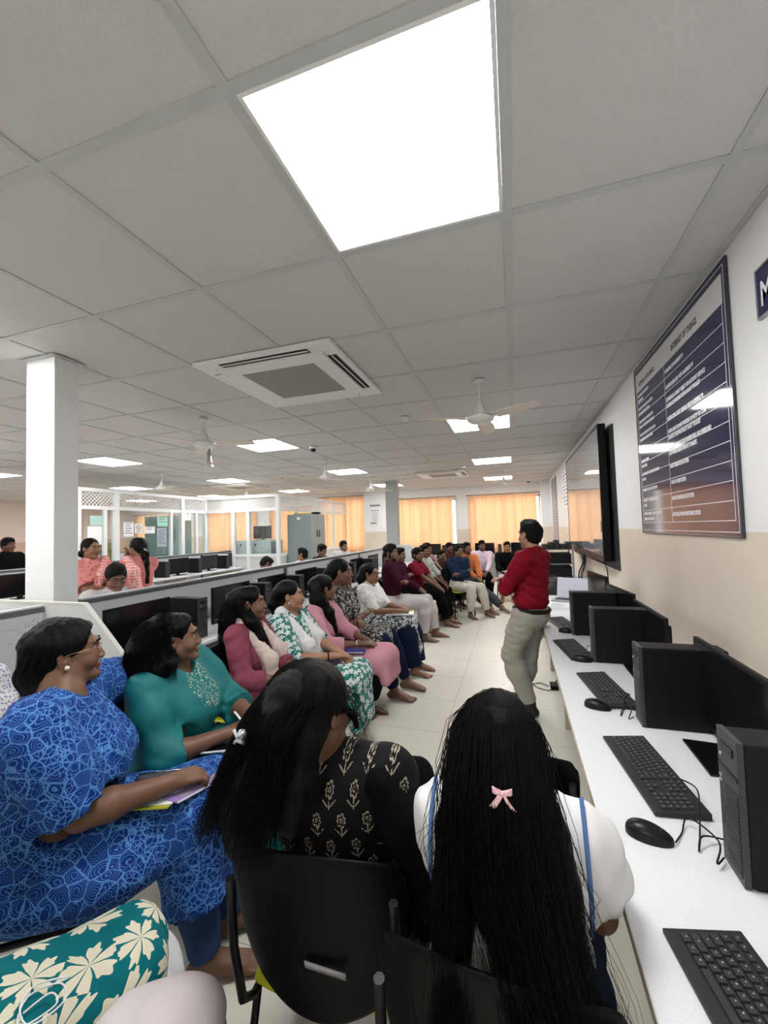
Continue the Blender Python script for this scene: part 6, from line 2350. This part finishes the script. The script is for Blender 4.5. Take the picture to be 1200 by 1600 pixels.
# people beyond the partition
man('man seen only by his hair over the partition, nearest the grey cupboard', -3.95, 6.45, 10, -3.60, 6.5, 1.205, 'greyp', 'black', 1.9, 'a', 1.0, .95, .016, hyaw=170, pose='lap')
man('man with curly hair looking down behind the partition, right of the cupboard', -4.0, 7.6, -5, -3.74, 7.58, 1.22, 'dark', 'black', 1.9, 'd', 1.02, .95, .015, hyaw=-10, hpitch=-15, vol=1.08)
man('young man facing the aisle behind the partition below the left curtain', -4.05, 8.85, -20, -3.80, 8.82, 1.25, 'greyp', 'black', 1.9, 'd', 1.02, .9, .015, hyaw=-15, vol=1.08)
man('hunched student in coral seen over the partition left of the cupboard', -4.1, 5.80, 0, -3.86, 5.78, 1.105, 'coralc', 'black', 1.9, 'd', 1.0, .9, .016, hyaw=60, hpitch=-40)
p = man('seated man with glasses and thick hair looking down behind the partition', -4.16, 3.05, -12, -3.80, 3.10, 1.21, 'greyp', 'black', 1.9, 'd', 1.1, 1.0, .010, hyaw=-12, hpitch=-18, vol=1.08)
gl = MB()
for q in (-1, 1):
    gl.tube([p.H((.032 * q + .022 * math.cos(a * PI / 6), .096, .0 + .016 * math.sin(a * PI / 6))) for a in range(13)], .002, 4, 0, False)
    gl.tube([p.H((.054 * q, .09, .004)), p.H((.083 * q, -.01, .0))], .002, 4)
gl.build('spectacles', BLACKM, p.root)


def stand(label, x, y, fc, top=1.60, skin='d', sc=.97, g=1.1, res=.012, hyaw=0, hpitch=0, female=True, handL=None, handR=None, elbL=(-.5, -.2, -1), elbR=(.5, -.2, -1), feet=None, hroll=0, lean=0.0, knees=None, hn=(0, -.2, -1), curl=.5):
    hz = top - .12 * sc
    return P(label, 'person', (x, y, 0), fc, skin, sc, g, res, pel=(0, 0, .88 * sc), neck=(0, lean, hz - .14 * sc), head=(0, lean + .03, hz), hyaw=hyaw, hpitch=hpitch, hroll=hroll, female=female, handL=handL or (-.22, .05, .75), handR=handR or (.22, .05, .75),
             elbL=elbL, elbR=elbR, footL=(feet or ((-.1, 0, .08), 0))[0], footR=(feet or (0, (.1, 0, .08)))[1], kneeL=knees[0] if knees else None, kneeR=knees[1] if knees else None, khint=(0, 1, 0), hres=res * .6, hn=hn, curl=curl, thigh=.42, shank=.40)


# ---- woman in coral sari, arms crossed
p = stand('woman in a coral printed kurta standing with crossed arms behind the partition', -4.40, 3.28, -12, 1.615, 'a', .96, 1.0, .0105, hyaw=14, handL=(.12, .20, 1.02), handR=(-.12, .22, 1.06), elbL=(-.6, .1, -1), elbR=(.6, .1, -1))
p.build_body()
S = Solid(.03); p.torso(S, .018); e = [p.arm(S, q, 0, .85, .02, .012, .04) for q in (0, 1)]
for t_ in (0, .5, 1):
    S.cone(p.pel + np.array([(t_ - .5) * .16, 0, .02]), np.array([(t_ - .5) * .3, 0, .35]), .13, .12, .05)
for pp, dd, rr in e: S.cut(pp, dd, rr + .03)
p.garment('kurta', F['coral'], S, .011, .006)
p.pants(F['coralc'], 1.9, .02, 1.2, 'salwar', hips=False)
scarf(p, F['saric'], [p.nk + p.tr * -.16 - p.tf * .05, p.nk + p.tr * -.13 + p.tf * .03, p.nk + p.tr * -.06 + p.tf * .11 - p.ax * .15, p.nk + p.tf * .14 - p.ax * .30], [.05, .045, .05, .04])
S = Solid(.02); p.cap_hair(S, 1.0); S.ell(p.H((0, -.13, -.06)), (.045, .04, .045), None, .02); p.hair_obj(S, amp=.0015, big=.001)
# ---- woman in coral dupatta, touching her face
p = stand('woman in a coral top and striped dupatta with a hand at her cheek', -3.98, 3.52, 172, 1.605, 'a', .95, .85, .0105, hyaw=8, handR=(.05, .17, 1.38), handL=(-.04, .18, 1.36), elbL=(-.1, .3, -1), elbR=(.1, .3, -1), hn=(0, .3, 1))
p.build_body()
S = Solid(.03); p.torso(S, .016); e = [p.arm(S, q, 0, .75, .018, .008, .04) for q in (0, 1)]
for pp, dd, rr in e: S.cut(pp, dd, rr + .03)
p.garment('blouse', F['coralc'], S, .011, .005)
S = Solid(.04)
for t_ in (0, .5, 1):
    S.cone(p.pel + np.array([(t_ - .5) * .16, 0, .12]), np.array([(t_ - .5) * .3, 0, .1]), .14, .16, .05)
p.garment('skirt', F['pblue'], S, .012, .006)
scarf(p, F['saric'], [p.nk + p.tr * -.14 + p.tf * .08 - p.ax * .12, p.nk + p.tr * -.14 - p.tf * .02 + p.ax * .0, p.nk + p.tr * -.13 - p.tf * .11 - p.ax * .12, p.nk + p.tr * -.13 - p.tf * .15 - p.ax * .35, p.nk + p.tr * -.12 - p.tf * .18 - p.ax * .62], [.045, .05, .06, .07, .07])
S = Solid(.02); p.cap_hair(S, 1.02); p.chain(S, [p.H((0, -.09, .0)), p.H((.0, -.12, -.08)), p.H((.0, -.14, -.2)), p.H((.0, -.15, -.4))], [.05, .042, .032, .025]); p.hair_obj(S, amp=.002, big=.003)
fl = MB()
for k in range(14):
    fl.ell(p.H((-.03 + .012 * (k % 6), -.145 - .004 * (k % 3), -.02 - .012 * k)), (.008, .007, .008), 8)
fl.build('jasmine_flowers', plain('jasmine_white', (.7, .7, .6), .6), p.root)
# ---- dark figures far left
p = stand('standing figure all in black at the far left beyond the partitions', -8.25, 4.72, 8, 1.66, 'b', 1.05, 1.25, .016, hyaw=0, female=False)
p.build_body(); p.top(F['black'], 1.9, .02, 'shirt', neckcut=False); p.pants(F['black'], 1.9, .02, 1.2); p.short_hair(vol=1.1)
p = stand('person in coral partly hidden behind the white column at the far left', -8.85, 5.02, 100, 1.44, 'a', 1.0, 1.2, .018, hyaw=0)
p.build_body(); p.top(F['coralc'], 1.0, .025, 'kurta', neckcut=False); p.pants(F['coralc'], 1.9, .03, 1.3)
S = Solid(.02); p.cap_hair(S, 1.03); S.ell(p.H((0, 0, .03)), (.09, .10, .10), None, .02); p.garment('head_scarf', F['coralc'], S, .014, .002)

# ---- the teacher
fc = 158
l = Loc(.105, 3.70, fc)
p = P('man standing in a crimson shirt and beige trousers with folded arms by the desk', 'person', l.loc, fc, 'c', 1.05, 1.0, .0085, pel=(0, 0, .86), neck=l(.145, 3.70, 1.385), head=l(.125, 3.73, 1.525), hyaw=-28, hpitch=0, female=False, tyaw=0,
      handL=(.07, .18, 1.17), handR=(-.08, .19, 1.14), elbL=(-.9, .1, -.7), elbR=(.9, .1, -.7), toes=False, kneeL=l(-.07, 3.66, .52), kneeR=l(.07, 3.80, .48), footL=l(.07, 3.70, .10), footR=l(.0, 3.92, .10), fdirL=(.1, 1, 0), fdirR=(.1, 1, 0), hres=.005, sw=.205, curl=.35)
p.build_body()
S = Solid(.03); p.torso(S, .014, hips=False); S.ell(p.pel + p.ax * .12, (.168, .130, .12), p.TR, .05)
e = [p.arm(S, q, 0, 1.75, .017, .006, .03) for q in (0, 1)]
for q in (-1, 1):
    S.cone(p.nk + p.tr * .045 * q - p.tf * .03 + p.ax * .02, p.nk + p.tr * .03 * q + p.tf * .06 - p.ax * .02, .018, .014, .01)
S.cone(p.nk - p.tr * .04 - p.tf * .045 + p.ax * .03, p.nk + p.tr * .04 - p.tf * .045 + p.ax * .03, .018, .018, .012)
for pp, dd, rr in e: S.cut(pp, dd, rr + .03)
S.cut(p.pel + p.ax * .055, -p.ax, .3)
p.garment('shirt', F['shirtred'], S, .007, .009, 8, 12)
S = Solid(.03)
S.ell(p.pel + np.array([0, -.01, .0]), (.176, .140, .13), None, .05)
e = [p.leg(S, q, 0, 1.93, .017, .03, 1.18) for q in (0, 1)]
for pp, dd, rr in e: S.cut(pp, dd, rr + .04)
S.cut(p.pel + p.ax * .06, p.ax, .28)
p.garment('trousers', F['beige'], S, .0075, .006, 5, 12)
b = MB()
pts = []
for k in range(33):
    a = 2 * PI * k / 32
    pts.append(p.pel + p.ax * .045 + p.tr * .170 * math.cos(a) + p.tf * (.134 * math.sin(a) - .006))
b.tube(pts, .019, 6, 0, False, 1.0)
b.build('belt', plain('dark_brown_belt', (.012, .007, .005), .5, 0, .2), p.root)
p.short_hair(vol=1.02, beard=0)
sh = Solid(.02)
for q in (0, 1):
    a, f_ = p.an[q], p.fd[q]
    g0 = np.array([a[0], a[1], a[2] - .095])
    sh.cone(a + np.array([0, 0, .02]), g0 + np.array([0, 0, .055]), .045, .046, .02)
    sh.ell(g0 - f_ * .03 + np.array([0, 0, .04]), (.042, .042, .04), None, .02)
    sh.cone(g0 + f_ * .02 + np.array([0, 0, .055]), g0 + f_ * .165 + np.array([0, 0, .036]), .045, .034, .02)
p.garment('shoes', SHO, sh, .007, 0)

# ---- white floral sleeve at the left edge
p = P('person in a white and lilac floral top, cut off at the left photo edge', 'person', (-2.35, 1.2, 0), 30, 'd', 1.0, 1.1, .012, pel=(0, 0, .54), neck=(0, -.02, 1.0), hyaw=0, hres=.009)
p.build_body(); p.top(F['wfl'], 1.4, .015, 'kurta', skirt=1.0); p.pants(F['white'], 1.9, .02, 1.2, 'salwar', hips=False)
S = Solid(.02); p.cap_hair(S, 1.02); p.hair_obj(S)
chair('student chair under the cut off person at the left edge', -2.35, 1.2, 30)
# ================================================================== the two women seated in front of the camera
def flow(p, n, start, path, seed, jit=.02, wav=.01, curl=(3, 6), r=.0009, name='hair_strands', taper=1.0, steps=15):
    """many strands following a guide path; start(rs) gives an offset around the guide, path(t) the guide point"""
    rs = random.Random(seed)
    out = []
    for _ in range(n):
        o = start(rs)
        ph = rs.uniform(0, 6.3); fq = rs.uniform(*curl); am = wav * rs.uniform(.2, 1.4)
        ax_ = nrm([rs.gauss(0, 1), rs.gauss(0, .4), 0])
        L = rs.uniform(.75, 1.06)
        j = np.array([rs.gauss(0, jit), rs.gauss(0, jit * .5), 0])
        pts = []
        for k in range(steps + 1):
            t = k / steps * L
            pts.append(path(t, o) + j * t + ax_ * am * math.sin(ph + fq * t * 3.1) * min(1, t * 2.5))
        out.append(pts)
    return out


# ---- woman with long black hair, left of the two
fc = 94
l = Loc(-.50, 1.13, fc)
chair('student chair with a label plate under the woman in black sprig print', -.515, 1.13, 96)
p = P('woman seen from behind with long black hair and a white claw clip', 'person', l.loc, fc, 'd', 1.0, 1.05, .0085, pel=(0, 0, .55), neck=l(-.505, 1.02, 1.015), head=l(-.515, .995, 1.145), hyaw=-22, hpitch=0, hres=.0045,
      handR=(.10, .34, .66), handL=(-.05, .34, .66), elbR=(.9, -.2, -.7), elbL=(-.9, -.2, -.7), sw=.175)
p.build_body()
p.top(F['sprig'], 1.3, .014, 'kurta', skirt=1.0, hang=.3, seed=4)
p.pants(F['black'], 1.9, .02, 1.3, 'salwar', hips=False)
S = Solid(.03)
n_, t_, f_, u_ = p.nk, p.tr, p.tf, p.ax
p.chain(S, [n_ + t_ * .16 - f_ * .05 - u_ * .03, n_ + t_ * .20 - f_ * .05 - u_ * .12, n_ + t_ * .25 - f_ * .03 - u_ * .25, n_ + t_ * .25 - f_ * .02 - u_ * .42], [.042, .066, .072, .075])
p.chain(S, [n_ + t_ * .16 - u_ * .03, n_ + t_ * .21 + f_ * .1 - u_ * .15, n_ + t_ * .20 + f_ * .22 - u_ * .33, p.hip[1] + np.array([.03, .25, .05])], [.035, .05, .06, .09])
p.garment('dupatta', F['black'], S, .009, .009, 14, 18)
S = Solid(.02)
p.cap_hair(S, 1.06)
p.chain(S, [p.H((-.01, -.07, .03)), p.H((-.01, -.12, -.04)), p.H((-.03, -.15, -.13)), p.H((-.07, -.16, -.20)), p.H((-.09, -.16, -.27))], [.082, .072, .070, .070, .05])
p.chain(S, [p.H((-.07, -.03, -.02)), p.H((-.12, -.07, -.12)), p.H((-.15, -.10, -.20)), p.H((-.15, -.11, -.27))], [.03, .05, .06, .045])
p.chain(S, [p.H((.03, -.10, -.04)), p.H((.045, -.12, -.12)), p.H((.05, -.14, -.20))], [.06, .05, .025])
p.chain(S, [p.H((.07, .0, .02)), p.H((.078, .05, -.02)), p.H((.073, .07, -.06))], [.018, .010, .005])
p.hair_obj(S, amp=.0018, big=.0035, f=330, fz=7)


def g1(t, o):
    a = o[0]
    # from the crown down the back; o = (angle, depth)
    if t < .22:
        s_ = t / .22
        q = (math.sin(a) * .087 * math.sin(s_ * 1.5 + .1), -.022 - .106 * abs(math.cos(a * .5)) * math.sin(s_ * 1.35), .036 + .096 * math.cos(s_ * 1.55))
        return p.H(q)
    s_ = (t - .22) / .78
    x0 = math.sin(a) * .086
    q = (x0 * (1 + .45 * s_) - .075 * s_, -.125 * abs(math.cos(a * .5)) - .03 - .10 * s_ + .03 * s_ * s_ - o[1], .03 - .30 * s_)
    return p.H(q)


st = flow(p, 1400, lambda r_: (r_.uniform(-1.8, 1.35), r_.uniform(-.004, .03)), g1, 4, .012, .006)
p.strands(st, .0009, 'hair_strands')
st = []
rs = random.Random(8)
for k in range(40):
    b0 = p.H((.076, .03 + rs.uniform(-.03, .03), .03 + rs.uniform(-.02, .03)))
    st.append([b0 + p.HR @ np.array([.010 * math.sin(s_ * .35), .008 * s_ * math.sin(1.2 + rs.uniform(-.2, .2)), -.013 * s_ - .0004 * s_ * s_]) + np.array([rs.gauss(0, .0012)] * 3) for s_ in range(9)])
p.strands(st, .0008, 'front_strands')
cl = MB()
cc = p.H((-.058, -.190, -.010))
cl.ell(cc, (.013, .008, .014), 10); cl.tube([cc + np.array([-.016, -.008, .014]), cc + np.array([-.004, -.016, .004]), cc + np.array([.012, -.010, .012])], .0045, 6); cl.tube([cc + np.array([-.016, -.006, -.016]), cc + np.array([-.004, -.016, -.004]), cc + np.array([.014, -.008, -.016])], .0045, 6)
cl.build('claw_clip', plain('pearly_plastic', (.55, .57, .62), .2, .3), p.root)

# ---- woman with the pink bow
fc = 88
l = Loc(-.03, 1.04, fc)
chair('black student chair at the bottom edge under the woman with the pink bow', -.055, .985, 86)
p = P('woman seen from behind in a white top with a pink bow in long hair', 'person', l.loc, fc, 'a', 1.0, 1.05, .0085, pel=(0, 0, .54), neck=l(-.045, .99, .985), head=l(-.055, .965, 1.115), hyaw=3, hpitch=0, hres=.0045,
      handR=(.12, .32, .64), handL=(-.10, .34, .66), elbR=(.35, -.3, -1), elbL=(-.45, -.3, -1), sw=.17)
p.build_body()
S = Solid(.025)
p.torso(S, .018)
e = []
for q in (0, 1):
    s0, el = p.sh[q], p.el[q]
    S.cone(s0 * .9 + el * .1, s0 * .62 + el * .38, .062, .070, .04)
    S.cone(s0 * .62 + el * .38, s0 * .32 + el * .68, .070, .055, .03)
    e.append((s0 * .30 + el * .70, nrm(el - s0), .07))
S.ell(p.nk + p.ax * .06, (.075, .075, .05), p.TR, .01, True)
for pp, dd, rr in e: S.cut(pp, dd, rr + .02)
p.garment('puff_sleeve_top', F['white'], S, .0075, .008, 3, 18)
p.pants(F['denim'], 1.9, .016, 1.2, 'jeans')
for q, sg in ((0, -1), (1, 1)):
    s0, el = p.sh[q], p.el[q]
    base = s0 * .92 + el * .08
    pts = []
    for k in range(9):
        a = PI * (k / 8) * .95
        c0 = base + p.tr * sg * (-.012 - .006 * k / 8)
        pts.append(c0 + p.ax * (.102 * math.cos(a)) - p.tf * (.122 * math.sin(a)) - p.ax * .022 * k / 3)
    pip = MB()
    pip.tube(pts, [.0045] * 9, 6)
    pip.build('blue_piping', F['skyb'], p.root)
S = Solid(.02)
S.ell(p.H((0, -.018, .036)), (.083, .099, .091), p.HR)
S.ell(p.H((0, -.06, -.01)), (.078, .055, .08), p.HR, .02)
S.ell(p.H((0, .095, -.03)), (.066, .050, .092), p.HR, .01, True)
p.chain(S, [p.H((0, -.085, -.02)), p.H((.0, -.115, -.12)), p.H((.02, -.145, -.22)), p.H((.05, -.165, -.34)), p.H((.09, -.18, -.46)), p.H((.12, -.18, -.55))], [.078, .074, .064, .055, .05, .035])
p.chain(S, [p.H((-.06, -.05, -.03)), p.H((-.085, -.08, -.13)), p.H((-.09, -.12, -.24)), p.H((-.10, -.15, -.36)), p.H((-.10, -.16, -.46))], [.035, .042, .045, .035, .015])
p.chain(S, [p.H((.065, -.05, -.03)), p.H((.095, -.07, -.13)), p.H((.105, -.10, -.24)), p.H((.12, -.14, -.36))], [.03, .04, .045, .035])
p.hair_obj(S, amp=.0018, big=.0035, f=330, fz=7)


def g2(t, o):
    a = o[0]
    if t < .2:
        s_ = t / .2
        return p.H((math.sin(a) * .088 * math.sin(s_ * 1.5 + .08), -.018 - .107 * abs(math.cos(a * .55)) * math.sin(s_ * 1.4), .037 + .0965 * math.cos(s_ * 1.6)))
    s_ = (t - .2) / .8
    x0 = math.sin(a) * .092
    side = -1 if a < -.75 else 0
    return p.H(((x0 * (1 - .22 * s_) + .15 * s_ ** 1.6) if not side else x0 * (1 + .1 * s_) - .01 * s_, -.118 * abs(math.cos(a * .55)) - .05 - .10 * s_ + .015 * s_ * s_ - o[1], .02 - .57 * s_))


st = flow(p, 1700, lambda r_: (r_.uniform(-1.5, 1.5), r_.uniform(-.002, .03)), g2, 6, .016, .012)
p.strands(st, .0009, 'hair_strands')
st = flow(p, 170, lambda r_: (r_.choice([-1, 1]) * r_.uniform(1.15, 1.6), r_.uniform(-.03, .01)), g2, 9, .05, .028, (3, 9))
p.strands(st, .0008, 'loose_wavy_strands')
bw_ = MB()
bc = p.H((.012, -.196, .022))
BS = .6
fx, fz_ = p.HR[:, 0], p.HR[:, 2]
fy = -p.HR[:, 1]


def rib(pts, w, mb):
    def fn(u, v):
        k = u * (len(pts) - 1); i = min(int(k), len(pts) - 2); t = k - i
        q = np.array(pts[i]) * (1 - t) + np.array(pts[i + 1]) * t
        ww = w[i] * (1 - t) + w[i + 1] * t
        q = (q + np.array([0, 0, 1.]) * (v - .5) * ww) * BS
        return tuple(bc + fx * q[0] + fy * q[1] + fz_ * q[2])
    mb.grid(fn, 12, 3)


for sg in (-1, 1):
    rib([(0, .006, 0), (.012 * sg, .014, .004), (.024 * sg, .012, .008), (.028 * sg, .006, .008), (.014 * sg, .002, .003), (0, .002, 0)], [.007, .013, .018, .018, .011, .007], bw_)
lp = [bw_.build('bow_loops', plain('pink_satin', (.85, .52, .58), .35, 0, .5, .05), p.root, solid=.0015)]
tl = MB()
for sg in (-1, 1):
    def fn(u, v, sg=sg):
        x = sg * (.004 + .026 * u + (v - .5) * .012 * (1 + .4 * u)); z = -.003 - .042 * u + (v - .5) * .006 * sg * -1
        q = bc + (fx * x + fy * (.008 + .004 * math.sin(u * 4)) + fz_ * z) * BS
        return tuple(q)
    tl.grid(fn, 8, 3)
tl.build('bow_tails', bpy.data.materials['pink_satin'], p.root, solid=.0015)
kn_ = MB(); kn_.ell(bc + fy * .005, (.004, .004, .004), 10); kn_.build('bow_knot', bpy.data.materials['pink_satin'], p.root)
cl = MB()
cc = p.H((-.088, -.005, -.005))
cl.box((-.006, -.014, -.022), (.004, .012, .02), 0, Matrix.Translation(cc)); cl.build('side_clip', BLACK, p.root, .003)
er = MB(); er.tube([p.H((-.085, .0, -.04)), p.H((-.087, .0, -.065))], .004, 6); er.build('earring', CHROME, p.root)

chair('empty black student chair in front of the woman with the pink bow', -.03, 1.72, 84)

# ---- the two laps at the bottom left
fc = 42
l = Loc(-1.25, .42, fc)
p = P('person in teal cloth with big cream flowers, knee at the bottom left', 'person', l.loc, fc, 'd', 1.0, 1.2, .011, pel=(0, 0, .55), neck=(0, -.05, 1.0), hyaw=0, kneeR=l(-.96, .80, .515), kneeL=l(-1.06, .90, .49), footR=l(-.90, .84, .09), footL=l(-.98, .96, .09), handR=(.12, -.02, .80), handL=(-.20, .04, .80), hres=.007)
p.build_body()
S = Solid(.03)
p.torso(S, .02)
e = [p.arm(S, q, 0, 1.2, .02, .01, .04) for q in (0, 1)]
for pp, dd, rr in e: S.cut(pp, dd, rr + .03)
for t_ in (0, .25, .5, .75, 1):
    a = p.hip[0] * (1 - t_) + p.hip[1] * t_; b_ = p.kn[0] * (1 - t_) + p.kn[1] * t_
    S.cone(a, b_, .10, .075, .04); S.cone(b_, b_ + np.array([.0, .0, -.30]), .073, .065, .05)
p.garment('kurta', F['flo'], S, .008, .006, 12, 12)
p.pants(F['white'], 1.9, .016, 1.3, 'salwar', hips=False)
S = Solid(.02); p.cap_hair(S, 1.02); p.hair_obj(S)
chair('student chair under the person in teal with cream flowers, bottom left corner', l.x, l.y, fc)
cable('earphone_cable', 'tangled thin white cable lying on the teal flowered lap', [(-1.02, .62, .62), (-1.0, .66, .625), (-.97, .65, .62), (-1.0, .60, .62), (-1.04, .64, .625), (-1.0, .68, .625), (-.96, .66, .62), (-.98, .61, .62), (-1.03, .62, .625), (-1.05, .66, .625), (-1.0, .70, .62)], .0018, mat=PAPER)

fc = 55
l = Loc(-.86, .27, fc)
p = P('person in pale lilac grey cloth, one knee at the bottom edge', 'person', l.loc, fc, 'd', 1.0, 1.05, .012, pel=(0, 0, .55), neck=(0, -.07, 1.0), hyaw=0, kneeR=l(-.68, .71, .605), kneeL=l(-.84, .70, .52), footR=l(-.62, .78, .09), footL=l(-.80, .82, .09), handR=(.14, -.04, .78), handL=(-.22, .0, .78), hres=.008)
p.build_body()
S = Solid(.03)
p.torso(S, .02)
e = [p.arm(S, q, 0, 1.2, .02, .01, .04) for q in (0, 1)]
for pp, dd, rr in e: S.cut(pp, dd, rr + .03)
for t_ in (0, .25, .5, .75, 1):
    a = p.hip[0] * (1 - t_) + p.hip[1] * t_; b_ = p.kn[0] * (1 - t_) + p.kn[1] * t_; c_ = p.an[0] * (1 - t_) + p.an[1] * t_
    S.cone(a, b_, .09, .062, .04); S.cone(b_, b_ * .3 + c_ * .7, .062, .06, .05)
p.garment('long_kurta', F['lapw'], S, .009, .006, 2, 12)
S = Solid(.02); p.cap_hair(S, 1.02); p.hair_obj(S)
chair('student chair under the person in pale lilac grey, below the bottom edge', l.x, l.y, fc)
